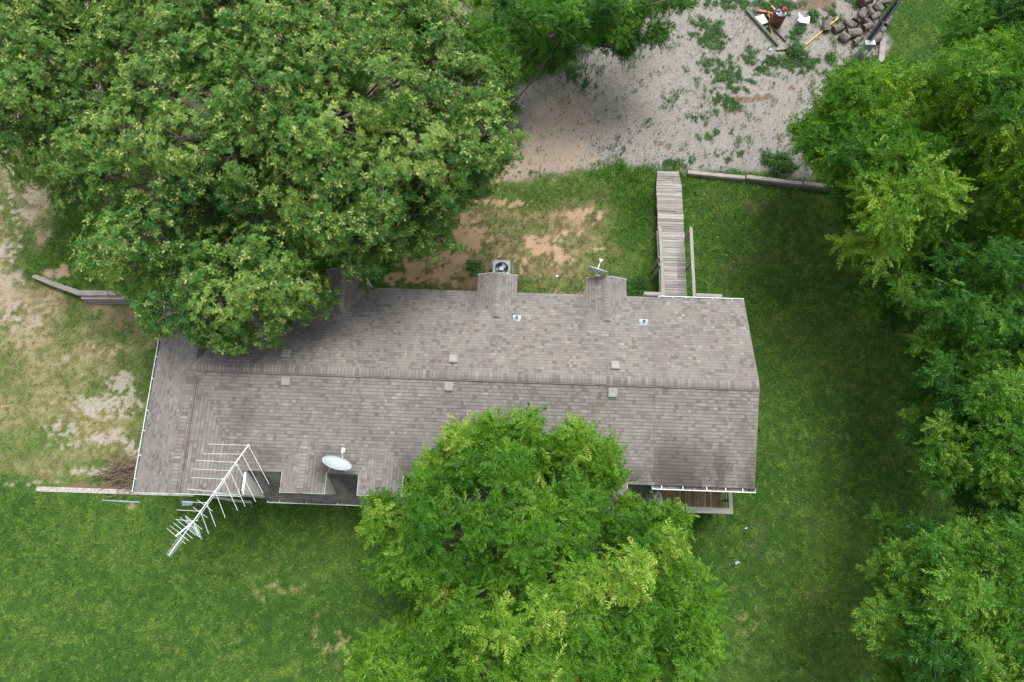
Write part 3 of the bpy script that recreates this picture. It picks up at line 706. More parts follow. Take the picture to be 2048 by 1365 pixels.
# solid decking under the shingles
def slab(mb, pts, th=.10, drop=.012):
    pts = [np.asarray(p, float) - (0, 0, drop) for p in pts]; mb.prism([p - (0, 0, th) for p in pts], (0, 0, th), tint=.1, stain=.5)
slab(mr, [HW(HX1, VN, EZ), HW(VAL, VN, EZ), HW(HWR, VR, RZ), HW(HX1, VR, RZ)])
slab(mr, [HW(HX1, VR, RZ), HW(HWR, VR, RZ), HW(VAL, VS, EZ), HW(HX1, VS, EZ)])
main_roof = mr.build("main_roof", M_ROOF, house)
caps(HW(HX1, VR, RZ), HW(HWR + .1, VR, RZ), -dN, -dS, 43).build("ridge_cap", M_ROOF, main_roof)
# flashing seam where the porch roof meets the older roof
for vv, zz, v2, z2 in ((VN, EZ, VR, RZ), (VS, EZ, VR, RZ)):
    sm = MB(); sm.beam(HW(5.69, vv, zz + .016), HW(5.69, v2, z2 + .016), .03, .008, tint=.35, stain=.1); sm.build("seam_strip", M_ROOF, main_roof)
sm = MB(); sm.beam(HW(HWR + .25, VR - .22, RZ - .035), HW(HX1, VR - .22, RZ - .035), .02, .05, tint=.15, stain=.2)
sm.build("seam_strip", M_ROOF, main_roof)

# garage wing roof
wr = MB(); WL = math.hypot(HWR - HX0, RZ - EZ); V0, V1 = .66, 9.9
wW = EU * (HWR - HX0) + np.array([0, 0, RZ - EZ]); wE = EU * (HWR - (-11.22)) + np.array([0, 0, RZ - EZ]); WEL = math.hypot(HWR + 11.22, RZ - EZ)
shingles(wr, HW(HX0, V1, EZ), -EV, wW, WL, lambda t: (0, V1 - V0), 44, stain_shade_main)
shingles(wr, HW(-11.22, V0, EZ), EV, wE, WEL, lambda t: (0, (VS - V0) + (VR - VS) * t / WEL), 45, stain_shade_main)
slab(wr, [HW(HX0, V1, EZ), HW(HX0, V0, EZ), HW(HWR, V0, RZ), HW(HWR, V1, RZ)])
slab(wr, [HW(HWR, VR - .02, RZ), HW(HWR, V0, RZ), HW(-11.22, V0, EZ), HW(-11.22, VS, EZ)])
slab(wr, [HW(HWR, V1, RZ), HW(HWR, VR + .02, RZ), HW(-11.22, VN, EZ), HW(-11.22, V1, EZ)])
wing_roof = wr.build("garage_roof", M_ROOF, house)
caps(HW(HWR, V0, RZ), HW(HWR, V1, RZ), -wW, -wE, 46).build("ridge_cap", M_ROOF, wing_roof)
ws = MB(); ws.beam(HW(HWR + .27, V0, RZ - .125), HW(HWR + .27, V1, RZ - .125), .02, .05, tint=.15, stain=.2); ws.build("seam_strip", M_ROOF, wing_roof)

# steep mossy roof skirt below the south eave
lr = MB(); LV0, LZ0 = .62, .30; dL = HW(0, 1.78 - LV0, 0) + np.array([0, 0, 3.22 - LZ0]); LL = math.hypot(1.78 - LV0, 3.22 - LZ0)
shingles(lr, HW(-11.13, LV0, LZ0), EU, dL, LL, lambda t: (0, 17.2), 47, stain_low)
slab(lr, [HW(-11.13, LV0, LZ0), HW(6.06, LV0, LZ0), HW(6.06, 1.78, 3.22), HW(-11.13, 1.78, 3.22)])
lr.build("lower_roof", M_ROOFDARK, house)

# walls (butted, none coplanar)
wl_ = MB()
def wallbox(u0, u1, v0, v1, z0, z1): wl_.boxax(HW((u0 + u1) / 2, (v0 + v1) / 2, (z0 + z1) / 2), EU, EV, (0, 0, 1), (u1 - u0) / 2, (v1 - v0) / 2, (z1 - z0) / 2)
wallbox(-11.15, 5.66, 1.95, 9.45, -2.5, 3.12)
wallbox(-15.25, -11.152, .86, 9.62, -2.5, 3.14)
wallbox(-11.15, 5.6, .98, 1.945, -2.5, .12)
wl_.prism([HW(-15.2, .87, 3.145), HW(-11.3, .87, 3.145), HW(HWR, .87, RZ - .14)], EV * 8.7)
wl_.prism([HW(9.62, 1.95, 3.15), HW(9.62, 9.6, 3.15), HW(9.62, VR, RZ - .14)], EU * .12)
wl_.build("wall", M_SIDING, house)
wf = MB()      # the strip of wing wall seen beside the skirt roof, reaching the eave
wf.prism([HW(-11.149, .72, 3.16), HW(-11.149, 1.9, 3.16), HW(-11.149, 1.9, -2.0), HW(-11.149, .72, -2.0)], EU * .035)
wf.build("side_wall", M_SIDING, house)

# small gabled dormers
def dormer(uc, vfront, vback, half, z, rise, out, seed, wall_v):
    """out=+1 faces up the photograph, -1 down"""
    d = MB(); V = EV * out; ln = abs(vfront - vback)
    for sgn in (-1, 1):
        e = HW(uc + sgn * half, vfront, z); dd = EU * (-sgn * half) + np.array([0, 0, rise])
        shingles(d, e, -V, dd, math.hypot(half, rise), lambda t: (0, ln), seed + sgn, stain_shade_main)
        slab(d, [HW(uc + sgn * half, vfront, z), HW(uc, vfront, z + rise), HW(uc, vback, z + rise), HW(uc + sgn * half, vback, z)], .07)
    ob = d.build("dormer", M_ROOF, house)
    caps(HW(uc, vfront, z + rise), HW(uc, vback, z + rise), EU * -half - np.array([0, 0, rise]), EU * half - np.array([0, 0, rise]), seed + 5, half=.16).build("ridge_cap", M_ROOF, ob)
    w = MB(); h2 = half - .035; a, b = wall_v
    zb = -1.9 if out > 0 else .6
    w.prism([HW(uc - h2, a, zb), HW(uc + h2, a, zb), HW(uc + h2, a, z - .07), HW(uc, a, z + rise - .10), HW(uc - h2, a, z - .07)], EV * (b - a))
    w.build("dormer_wall", M_SIDING, ob)
    fb = MB(); vv = vfront + .012 * out
    for sgn in (-1, 1):
        fb.beam(HW(uc + sgn * (half + .01), vv, z - .09), HW(uc, vv, z + rise - .09), .02, .14, up=(0, 0, 1))
        if out < 0: fb.beam(HW(uc + sgn * (half + .012), vfront, z - .05), HW(uc + sgn * (half + .012), 1.72, z - .05), .02, .09)
    fb.build("fascia", M_GUTTER, ob)
for k, (uc, hf) in enumerate(((-1.0, .87), (3.81, .89), (-7.75, .9))):
    dormer(uc, 10.62, 8.55, hf, 3.40, .40, 1, 60 + 10 * k, (9.455, 10.42))
for k, uc in enumerate((-8.66, -5.48, -2.35, .75, 3.78)):
    dormer(uc, .88, 2.95, .91, 3.32, .40, -1, 110 + 10 * k, (.93, 1.90))

# gutters with hangers
def gutter(a, b, inward, name_spacing, w=.125, leaf=0.0, seed=1):
    a = np.asarray(a, float); b = np.asarray(b, float); d = nz(b - a); i_ = nz(inward); up = np.array([0, 0, 1.]); L = np.linalg.norm(b - a)
    g = MB()
    g.beam(a - up * .10, b - up * .10, w, .012, mi=1)                                        # bottom
    g.beam(a - i_ * (w / 2 + .006) - up * .045, b - i_ * (w / 2 + .006) - up * .045, .012, .12)   # front
    g.beam(a - i_ * (w / 2 - .012) + up * .012, b - i_ * (w / 2 - .012) + up * .012, .024, .012)  # rolled lip
    g.beam(a + i_ * (w / 2 + .006) - up * .05, b + i_ * (w / 2 + .006) - up * .05, .012, .10, mi=1)
    for e in (a, b): g.boxax(e - up * .045, d, i_, up, .006, w / 2, .06)
    ob = g.build("gutter", [M_GUTTER, M_GUTTERIN], house)
    n = max(2, int(L / name_spacing)); r = np.random.default_rng(seed)
    for k in range(n):
        h = MB(); p = a + d * L * (k + .5 + r.normal(0, .08)) / n
        h.beam(p - i_ * w / 2 + up * .022, p + i_ * (w / 2 + .05) + up * .026, .035, .008)
        h.build("gutter_hanger", M_WHITE, ob)
    if leaf:
        q = MB()
        for k in range(int(L * 60)):
            p = a + d * r.uniform(.05, L - .05) + i_ * r.uniform(-w / 2 + .01, w / 2 - .01) - up * r.uniform(.02, .07)
            if fbm(np.array([p[0]]), np.array([p[1]]), .5, 3, 2)[0] < leaf: q.boxax(p, r.normal(0, 1, 3), r.normal(0, 1, 3), up, .03, .018, .006, tint=r.random())
        q.build("leaf_debris", M_LITTER, ob)["kind"] = "stuff"
gutter(HW(HX0 - .05, .68, EZ - .02), HW(HX0 - .05, 9.88, EZ - .02), EU, .95, .13, seed=2)
gutter(HW(6.15, VN + .01, EZ - .03), HW(9.92, VN + .01, EZ - .03), -EV, .8, .13, seed=3)
gutter(HW(5.72, VS - .085, EZ - .03), HW(9.98, VS - .085, EZ - .03), EV, .85, .16, .52, seed=4)
gutter(HW(-11.1, LV0 - .07, LZ0 - .02), HW(5.6, LV0 - .07, LZ0 - .02), EV, 1.2, .11, seed=5)
ed = MB()
ed.beam(HW(HX1 + .012, VN, EZ - .06), HW(HX1 + .012, VR, RZ - .06), .022, .13); ed.beam(HW(HX1 + .012, VS, EZ - .06), HW(HX1 + .012, VR, RZ - .06), .022, .13)
ed.build("rake_board", M_RAKE, house)
ed = MB()
ed.beam(HW(HX0, V0 - .014, EZ - .06), HW(HWR, V0 - .014, RZ - .06), .022, .14); ed.beam(HW(-11.22, V0 - .014, EZ - .06), HW(HWR, V0 - .014, RZ - .06), .022, .14)
ed.build("gable_trim", M_GUTTER, house)
ds = MB(); c0 = P(378, 990, 2.9); c1 = P(388, 1004, .4)
ds.tube([HW(-12.55, .80, 2.9), HW(-12.55, .60, 2.6), HW(-12.55, .52, .3), HW(-12.55, .52, -1.6), HW(-12.55, .25, -1.8)], .05, 8); ds.build("downspout", M_GUTTER, house)
for v in (1.95, 5.7, 9.6):
    pp_ = MB(); pp_.boxax(HW(9.45, v, .97), EU, EV, (0, 0, 1), .06, .06, 2.01); pp_.build("porch_post", M_WHITE, house)
pp_ = MB(); pp_.boxax(HW(7.6, 1.95, 3.08), EU, EV, (0, 0, 1), 2.0, .05, .09); pp_.build("porch_beam", M_WHITE, house)

# roof vents and pipe flashings: parts of the main roof
def roof_frame(px, py, side):
    """point on the main slope under a pixel, with the slope's axes"""
    z = 4.2
    for _ in range(20):
        p = P(px, py, z); v = p @ EV
        z = RZ - (RZ - EZ) * (abs(v - VR) / (VN - VR))
    dn = nz(-(dN if side > 0 else dS)); n_ = np.cross(EU, dn); n_ = n_ if n_[2] > 0 else -n_
    return P(px, py, z), EU, -dn, n_
for px, py, sd_ in ((573, 709, 1), (907, 720, 1), (1230, 733, 1), (573, 762, -1), (898, 773, -1), (1225, 786, -1)):
    p, a, b, n_ = roof_frame(px, py, sd_)
    q = MB(); q.boxax(p + n_ * .085, a, b, n_, .19, .185, .045, .03, tint=.6)
    q.boxax(p + n_ * .125 , a, b, n_, .165, .16, .012, .01, tint=.7)
    q.boxax(p + n_ * .03, a, b, n_, .15, .15, .03, mi=1); q.boxax(p - b * .04 + n_ * .014, a, b, n_, .195, .205, .004)
    q.build("roof_vent", [M_VENT, M_ACDARK], main_roof)
for px, py in ((1034, 638), (1287, 646)):
    p, a, b, n_ = roof_frame(px, py, 1)
    q = MB(); q.boxax(p - b * .10 + n_ * .018, a, b, n_, .17, .06, .006); q.lathe(p + n_ * .0, n_, [(.16, .012), (.15, .03), (.085, .05), (.075, .13), (.05, .14)], 20)
    q.tube([p, p + np.array([0, 0, .36])], .042, 12, mi=1); q.tube([p + np.array([0, 0, .34]), p + np.array([0, 0, .363])], .03, 10, mi=2)
    q.build("vent_pipe", [M_LEAD, M_PVC, M_ACDARK], main_roof)

# ------------------------------------------------------------------ covered porch deck
DZ = .28
deck = thing("porch_deck", HW(7.6, 5.5, -1.6), "wooden porch deck with railings running under the right end of the roof", "deck")
fl_ = MB(); r = np.random.default_rng(8); u = 6.1
while u < 9.42:
    fl_.boxax(HW(u + .07, 5.55, DZ - .02), EU, EV, (0, 0, 1), .062, 4.71, .02, tint=float(np.clip(r.normal(.5, .22), 0, 1)), stain=float(r.uniform(0, .10))); u += .14
fl_.build("floor_board", M_DECK, deck)
fr = MB(); fr.boxax(HW(7.6, .80, DZ - .16), EU, EV, (0, 0, 1), 1.85, .022, .13); fr.boxax(HW(9.46, 5.5, DZ - .16), EU, EV, (0, 0, 1), .022, 4.7, .13)
for uu in (5.9, 7.6, 9.3):
    for vv in (.95, 5.4, 10.1): fr.boxax(HW(uu, vv, -.95), EU, EV, (0, 0, 1), .06, .06, 1.18)
fr.build("deck_frame", M_GREYWOOD, deck)
def rail(name, par, pts, z0f, z1f, mat, capw=.15, posts=2, lower=(.35, .65), out=(0, 0)):
    q = MB()
    for (a, b) in zip(pts[:-1], pts[1:]):
        A = np.asarray(a, float); B = np.asarray(b, float)
        q.beam(HW(A[0], A[1], z1f(A[1])), HW(B[0], B[1], z1f(B[1])), capw, .04, bev=.006, tint=.65)
        for t in lower:
            za = z0f(A[1]) * (1 - t) + z1f(A[1]) * t; zb = z0f(B[1]) * (1 - t) + z1f(B[1]) * t
            q.beam(HW(A[0], A[1], za), HW(B[0], B[1], zb), .04, .09, tint=.45)
        for k in range(posts):
            t = (k + .12) / max(1, posts - .76); x = A + (B - A) * t; zb = float(zground(*HW(x[0], x[1], 0)[:2])) - .1
            q.beam(HW(x[0] + out[0], x[1] + out[1], zb), HW(x[0] + out[0], x[1] + out[1], z1f(x[1]) - .022), .09, .09, up=(0, 1, 0), tint=.4)
    return q.build(name, mat, par)
rail("railing", deck, [(6.1, .82), (9.52, .82)], lambda v: DZ, lambda v: DZ + .95, M_GREYWOOD, .26, 3)
rail("railing", deck, [(9.56, .69), (9.56, 1.9), (9.56, 9.9)], lambda v: DZ, lambda v: DZ + .951, M_GREYWOODN, .17, 3)
rail("railing", deck, [(5.9, 10.74), (6.88, 10.74)], lambda v: DZ, lambda v: DZ + .98, M_GREYWOOD, .16, 1)
rail("railing", deck, [(8.37, 10.74), (9.6, 10.74)], lambda v: DZ, lambda v: DZ + .98, M_GREYWOOD, .16, 2)

# ------------------------------------------------------------------ ramp
RV0, RV1 = 10.28, 17.85
rz = lambda v: DZ + (0.06 - DZ) * max(0, min(1, (v - RV0) / (RV1 - RV0)))
ramp_ = thing("access_ramp", HW(7.5, 14, -.8), "weathered grey plank ramp with handrails from the gravel to the porch", "ramp")
q = MB(); r = np.random.default_rng(12); v = RV0
while v < RV1:
    n_ = .142 + r.normal(0, .006); w2 = r.normal(0, .008); k = max(0, min(1, (v - 13.5) / 4.0))
    st = 0.0
    uc = 7.53 - .05 * k; hw = .655 - .12 * max(0, (v - 16.9) / 1.0)
    for (ua, ub) in ((-1, .35), (.35, 1)):
        ss = float(np.clip(.5 * math.exp(-((v - 12.1) / 1.1) ** 2) * (1 if ua > 0 else .15) * r.uniform(.5, 1.2), 0, .7))
        if ua == -1: ti = float(np.clip(r.normal(.55, .27), 0, 1))
        a = HW(uc + ua * hw + w2, v + n_ / 2, rz(v)); b = HW(uc + ub * hw + w2, v + n_ / 2, rz(v))
        q.beam(a + r.normal(0, .005, 3), b + (0, r.normal(0, .006), 0), n_ - r.uniform(.010, .022), .036, tint=ti, stain=ss)
    v += n_
q.build("plank", M_GREYWOOD, ramp_)
q = MB()
for uu in (6.92, 8.12): q.beam(HW(uu, RV0, rz(RV0) - .13), HW(uu, 17.2, rz(17.2) - .13), .045, .2)
q.build("stringer", M_GREYWOODN, ramp_)
rail("handrail", ramp_, [(6.80, 10.64), (6.80, 12.4)], rz, lambda v: rz(v) + .99, M_GREYWOODN, .16, 2, (.3, .62), (-.09, 0))
rail("handrail", ramp_, [(6.78, 12.4), (6.74, 14.3)], rz, lambda v: rz(v) + 1.02, M_GREYWOODN, .15, 1, (.3, .62), (-.09, 0))
rail("handrail", ramp_, [(8.28, 10.64), (8.26, 14.28)], rz, lambda v: rz(v) + .99, M_GREYWOODN, .15, 3, (), (-.03, 0))

# round metal patio table on the porch
tp = P(1306, 998, DZ + .72); tbl = thing("patio_table", (tp[0], tp[1], DZ), "round white openwork metal patio table on the porch under the leaves", "table")
def ring(mb, c, R, rr, n=32, squash=1, a0=0, **k):
    pts = [c + np.array([R * math.cos(2 * math.pi * i / n), R * squash * math.sin(2 * math.pi * i / n), 0]) for i in range(n + 1)]
    mb.tube(pts, rr, 6, cap=False, **k)
q = MB(); c = tp
q.lathe(c, (0, 0, 1), [(.33, -.015), (.42, -.012), (.425, 0), (.42, .012), (.33, .015)], 40); q.lathe(c, (0, 0, 1), [(.0, -.01), (.11, -.01), (.12, 0), (.11, .012), (0, .012)], 24)
for i in range(8):
    a = i * math.pi / 4; q.beam(c + np.array([.09 * math.cos(a), .09 * math.sin(a), 0]), c + np.array([.35 * math.cos(a), .35 * math.sin(a), 0]), .05, .014)
    a += math.pi / 8; ring(q, c + np.array([.225 * math.cos(a), .225 * math.sin(a), 0]), .065, .017, 14)
q.build("tabletop", M_WHITE, tbl)
for i in range(4):
    q = MB(); a = i * math.pi / 2 + .4; dd = np.array([math.cos(a), math.sin(a), 0])
    q.tube([c + dd * .12 - (0, 0, .02), c + dd * .16 - (0, 0, .35), c + dd * .34 - (0, 0, .72)], .018, 6); q.build("leg", M_WHITE, tbl)

# ------------------------------------------------------------------ satellite dishes
def dish(root, c, nrm, ra, rb, arm_to, lnb_plate, foot):
    nrm = nz(nrm); side = nz(np.cross((0, 0, 1), nrm)); upv = np.cross(nrm, side)
    m = MB(); n = 40; R = 7; vs = [c]; 
    for back in (0, 1):
        for i in range(1, R + 1):
            t = i / R
            for j in range(n):
                a = 2 * math.pi * j / n; vs.append(c + side * ra * t * math.cos(a) + upv * rb * t * math.sin(a) + nrm * (.13 * ra * 2 * t * t - .018 * back))
    fs = [(0, 1 + j, 1 + (j + 1) % n) for j in range(n)]
    for b_ in (0, 1):
        o = 1 + b_ * R * n
        for i in range(R - 1):
            for j in range(n): k = (j + 1) % n; fs.append((o + i * n + j, o + (i + 1) * n + j, o + (i + 1) * n + k, o + i * n + k))
    o = 1 + (R - 1) * n; o2 = 1 + (2 * R - 1) * n
    for j in range(n): k = (j + 1) % n; fs.append((o + j, o2 + j, o2 + k, o + k))
    m.add(vs, fs, smooth=True); rim = [c + side * ra * math.cos(a) + upv * rb * math.sin(a) + nrm * .13 * ra * 2 for a in np.linspace(0, 2 * math.pi, n + 1)]
    m.tube(rim, .010, 5, cap=False); m.build("reflector", M_DISH, root)
    a = MB(); st = c - upv * rb * .98 + nrm * .13 * ra * 1.6; a.tube([c - upv * rb * .3 - nrm * .06, st - upv * .03, arm_to], .022, 8)
    a.build("feed_arm", M_ALU, root)
    l = MB(); d = nz(c - arm_to); l.tube([arm_to - d * .02, arm_to + d * .10], [.05, .035], 12)
    if lnb_plate: l.boxax(arm_to + np.array([.02, .05, .03]), (1, -.15, 0), (.15, 1, .3), (0, -.3, 1), .075, .085, .025, .015)
    else: l.boxax(arm_to - d * .04, side, upv, d, .09, .035, .03, .01)
    l.build("feed_horn", M_WHITE, root)
    f = MB(); f.tube([c - nrm * .04, c - nrm * .16 - (0, 0, .06), foot], .028, 8); f.lathe(foot, (0, 0, 1), [(0, .02), (.10, .02), (.11, 0), (0, 0)], 12)
    f.build("mast", M_ALU, root)
    return side
zc = 4.55; c = P(672, 933, zc); az = math.radians(21); el = math.radians(27)
nd = np.array([math.sin(az) * math.cos(el), math.cos(az) * math.cos(el), math.sin(el)])
d1 = thing("satellite_dish", P(668, 938, 3.8), "large grey oval satellite dish with a white square feed above the two small dormers", "satellite dish", "satellite dishes")
arm = P(686, 903, 4.62); sd1 = dish(d1, c, nd, .60, .52, arm, True, P(670, 932, 3.85) + np.array([0, .02, -.05]))
for tx, ty in ((655, 947), (707, 946)):
    q = MB(); q.tube([c - nd * .06 + sd1 * (.2 if tx < 670 else -.2), P(tx, ty, 3.78)], .013, 6); q.build("strut", M_ALU, d1)
c = P(1194, 543, 4.05); az = math.radians(19); el = math.radians(24)
nd = np.array([math.sin(az) * math.cos(el), math.cos(az) * math.cos(el), math.sin(el)])
d2 = thing("satellite_dish", P(1194, 553, 3.6), "small satellite dish seen edge on in front of the right dormer over the dirt yard", "satellite dish", "satellite dishes")
dish(d2, c, nd, .44, .38, P(1202, 521, 3.95), False, HW(3.45, 10.66, 3.45))

# ------------------------------------------------------------------ condenser unit
pz = float(zground(*P(1003, 540, -.2)[:2])); tpz = pz + .82
c = P(1003, 537, tpz); ac = thing("air_conditioner", (c[0], c[1], pz), "grey air conditioner condenser with a fan on top half hidden behind the left dormer", "air conditioner")
def rsq(h, rad, z, n=6):
    o = []
    for sx, sy, a0 in ((1, 1, 0), (-1, 1, 90), (-1, -1, 180), (1, -1, 270)):
        for i in range(n): a = math.radians(a0 + 90 * i / (n - 1)); o.append(c + EU * (sx * (h - rad) + rad * math.cos(a)) + EV * (sy * (h - rad) + rad * math.sin(a)) + np.array([0, 0, z]))
    return o
q = MB(); H_ = .45
rings = [rsq(H_ * .97, .12, -.82), rsq(H_ * .97, .12, -.08), rsq(H_, .13, -.07), rsq(H_, .13, -.01), rsq(H_ - .03, .12, .012)]
circ = [c + EU * .34 * math.cos(a) + EV * .34 * math.sin(a) + np.array([0, 0, .005]) for a in [math.radians(45 + 90 * k + 90 * (i / 5 - .5)) for k in range(4) for i in range(6)]]
circ2 = [p - (0, 0, .32) for p in circ]; rings += [circ, circ2]; vs = [p for R_ in rings for p in R_]; fs = []
for i in range(len(rings) - 1):
    for j in range(24): k = (j + 1) % 24; fs.append((i * 24 + j, i * 24 + k, (i + 1) * 24 + k, (i + 1) * 24 + j))
q.add(vs, fs, smooth=False); q.build("cabinet", M_ACMETAL, ac)
q = MB(); q.add(circ2, [tuple(range(24))]); 
for k in range(16): q.boxax(c + EV * (H_ * .985) * 1 + EU * (-.36 + .048 * k) - (0, 0, .42), EU, EV, (0, 0, 1), .012, .006, .33)
q.build("coil_well", M_ACDARK, ac)
for i in range(3):
    q = MB(); a = 1.0 + i * 2.094; d_ = EU * math.cos(a) + EV * math.sin(a); s_ = np.cross((0, 0, 1), d_)
    o = c - (0, 0, .14); q.add([o + d_ * .05 - s_ * .06 - (0, 0, .02), o + d_ * .05 + s_ * .06 + (0, 0, .03), o + d_ * .31 + s_ * .13 + (0, 0, .05), o + d_ * .31 - s_ * .11 - (0, 0, .04)], [(0, 1, 2, 3)])
    q.build("fan_blade", M_BLADE, ac)
q = MB(); q.boxax(c - (0, 0, .03), EU, EV, (0, 0, 1), .10, .09, .03, .012); q.build("motor_cover", M_WHITE, ac)
q = MB()
for R_ in (.12, .17, .22, .27, .32): ring(q, c - (0, 0, .004), R_, .0035, 32)
for k in range(6): a = k * math.pi / 6; d_ = EU * math.cos(a) + EV * math.sin(a); q.tube([c - d_ * .34, c + d_ * .34], .004, 4)
q.build("fan_guard", M_DARKMETAL, ac)
q = MB(); q.boxax(c + EU * .55 - (0, 0, .4), EU, EV, (0, 0, 1), .05, .22, .30, .01); q.build("service_box", M_DARKMETAL, ac)

# ------------------------------------------------------------------ roof antenna
AZ_ = 5.4
def A(x, y, dz=0.0): return P(320 + x / 5.25, 870 + y / 5.25, AZ_ + dz)
ant = thing("tv_antenna", P(432, 986, AZ_) * np.array([1, 1, 0]) + np.array([0, 0, float(zground(*P(432, 986, AZ_)[:2]))]), "silver television antenna with V shaped rods on a mast at the lower left roof edge", "antenna")
q = MB(); q.beam(A(930, 108), A(92, 1268), .034, .034); q.build("boom", M_ALU, ant)
q = MB(); q.tube([A(798, 318, -.09), A(382, 900, -.09)], .016, 6)
for t in (0, .5, 1): p = A(798 - 416 * t, 318 + 582 * t); q.beam(p - (0, 0, .1), p, .04, .04)
q.build("boom_brace", M_ALU, ant)
q = MB(); mp = A(590, 612); q.tube([mp + (0, 0, .15), np.array([mp[0], mp[1], zground(mp[0], mp[1]) - .2])], .026, 8); q.build("mast", M_ALU, ant)
for (jx, jy, lx, ly, rx, ry) in ((930, 112, 500, 97, 1145, 518), (862, 202, 450, 200, 1082, 612), (800, 290, 380, 268, 1005, 703), (735, 378, 352, 358, 893, 752), (670, 465, 325, 448, 815, 797), (580, 595, 287, 571, 686, 873), (490, 715, 227, 703, 586, 967), (425, 803, 175, 789, 512, 1043), (350, 910, 165, 888, 424, 1082)):
    q = MB(); j = A(jx, jy, .03); q.tube([A(lx, ly, .03), j], .010, 5); q.tube([j, A(rx, ry, .03)], .010, 5); q.boxax(j, EU, EV, (0, 0, 1), .035, .03, .025)
    q.build("element", M_ALU, ant)
for (ax, ay, bx, by) in ((395, 685, 553, 800), (348, 762, 498, 870)):
    q = MB(); q.tube([A(ax, ay, .05), A(bx, by, .05)], .009, 5); q.build("director", M_ALU, ant)
q = MB(); q.beam(A(355, 908, .15), A(165, 1066, .42), .03, .03); q.beam(A(350, 915, -.05), A(398, 1062, -.40), .03, .03)
for k in range(6):
    t = k / 5; e = A(345 - 180 * t, 915 + 145 * t, .15 + .27 * t); hw = nz(A(420, 990) - A(285, 880)) * .48; q.tube([e - hw * (.95 if k else .8), e + hw], .008, 5)
    e = A(352 + 40 * t, 925 + 130 * t, -.05 - .33 * t); q.tube([e - hw * .9, e + hw * .55], .008, 5)
q.build("corner_reflector", M_ALU, ant)
for k in range(14):
    q = MB(); t = k / 13; e = A(236 - 146 * t, 1068 + 198 * t, .03); h_ = nz(A(300, 1140) - A(210, 1070)) * (.115 + .03 * (1 - t)); q.tube([e - h_, e + h_], .0065, 4)
    q.build("short_director", M_ALU, ant)

# ------------------------------------------------------------------ retaining walls and edging timbers
def timber_run(mb, pts, w, h, seed, courses=1, seg=2.4, setback=.05):
    r = np.random.default_rng(seed)
    for k in range(courses):
        for a, b in zip(pts[:-1], pts[1:]):
            a = np.asarray(a, float); b = np.asarray(b, float); d = b - a; L = np.linalg.norm(d); n = max(1, round(L / seg)); out = nz(np.cross(d, (0, 0, 1)))
            for i in range(n):
                p = a + d * i / n; q_ = a + d * (i + 1) / n; g = nz(d) * .006
                off = out * setback * k - np.array([0, 0, h * k]) + r.normal(0, .006, 3)
                mb.beam(p + g + off, q_ - g + off, w, h - .012, bev=.018, tint=float(np.clip(r.normal(.55 - .18 * (k > 0), .14), 0, 1)), stain=float(.35 * (k > 0)))  # lower courses darker than the top one
nw = MB(); zt = -.98
timber_run(nw, [P(68, 551, -1.02), P(110, 569, -1.0), P(163, 588, zt), P(292, 588, zt) , HW(-15.36, 10.55, zt)], .27, .22, 3, 1)
timber_run(nw, [P(160, 590, zt) - (0, .06, .22), P(292, 590, zt) - (0, .06, .22), HW(-15.36, 10.49, zt - .22)], .27, .22, 4, 4)
nwo = nw.build("retaining_wall", M_TIMBER); tag(nwo, "weathered timber retaining wall bending away from the upper left corner of the house", "wall")
sw = MB(); zt = -1.80
sw.prism([HW(-23.1, .66, zt), HW(-15.4, .68, zt), HW(-15.4, .90, zt), HW(-23.1, .90, zt)], (0, 0, -1.0))
swo = sw.build("retaining_wall", M_CONC); tag(swo, "straight narrow concrete wall at the lower left corner of the house", "wall")
et = MB()
for k, (a, b, c_, d_) in enumerate(((1375, 346, 1489, 357), (1492, 355, 1604, 369), (1607, 368, 1700, 380))):
    p = P(a, b, .06); q_ = P(c_, d_, .02); et = MB()
    et.beam(p, q_, .21, .22, bev=.025, tint=.6 - .06 * k); et.beam(p - (0, .03, .24), q_ - (0, .03, .24), .22, .2, bev=.02, tint=.2, stain=.5)  # lower beam darker than the upper
    o = et.build("edging_timber", M_TIMBER); tag(o, ("weathered edging timber at the gravel edge nearest the ramp", "middle edging timber of the row along the gravel edge", "edging timber at the gravel edge running under the tree leaves")[k], "timber", "timbers edging the gravel")
for k, (a, b, c_, d_) in enumerate(((1765, 78, 1761, 128), (1760, 132, 1754, 168))):
    et = MB(); p = PG(a, b, .08); q_ = PG(c_, d_, .08); et.beam(p, q_, .32, .24, bev=.03, tint=.5)
    o = et.build("edging_timber", M_TIMBER); tag(o, ("short edging timber standing below the log pile", "edging timber glimpsed between the leaves below the log pile")[k], "timber", "timbers edging the gravel")

# ------------------------------------------------------------------ meter post beside the wood pile
mb_ = PG(1716, 112); mp = thing("meter_post", mb_, "tall grey meter post with conduit rising over the log pile", "utility post")
q = MB(); q.boxax(mb_ + np.array([.06, .12, 4.0]), (1, 0, 0), (0, 1, 0), (0, 0, 1), .15, .07, 4.3, .015, tint=.3); q.build("post", M_DARKMETAL, mp)
q = MB(); q.tube([mb_ + np.array([.08, -.02, .9]), mb_ + np.array([.08, -.02, 8.3])], .058, 10)
for z in (2.6, 4.0, 5.5): q.boxax(mb_ + np.array([.08, .0, z]), (1, 0, 0), (0, 1, 0), (0, 0, 1), .11, .075, .02)
q.build("conduit", M_POLE, mp)
q = MB(); q.boxax(mb_ + np.array([0, -.16, .55]), (1, 0, 0), (0, 1, 0), (0, 0, 1), .25, .13, .72, .015); mbx = q.build("meter_box", M_ACMETAL, mp)
q = MB(); q.boxax(mb_ + np.array([0, -.16, 1.275]), (1, 0, 0), (0, 1, 0), (0, 0, 1), .26, .145, .012); q.build("box_lid", M_GUTTER, mbx)
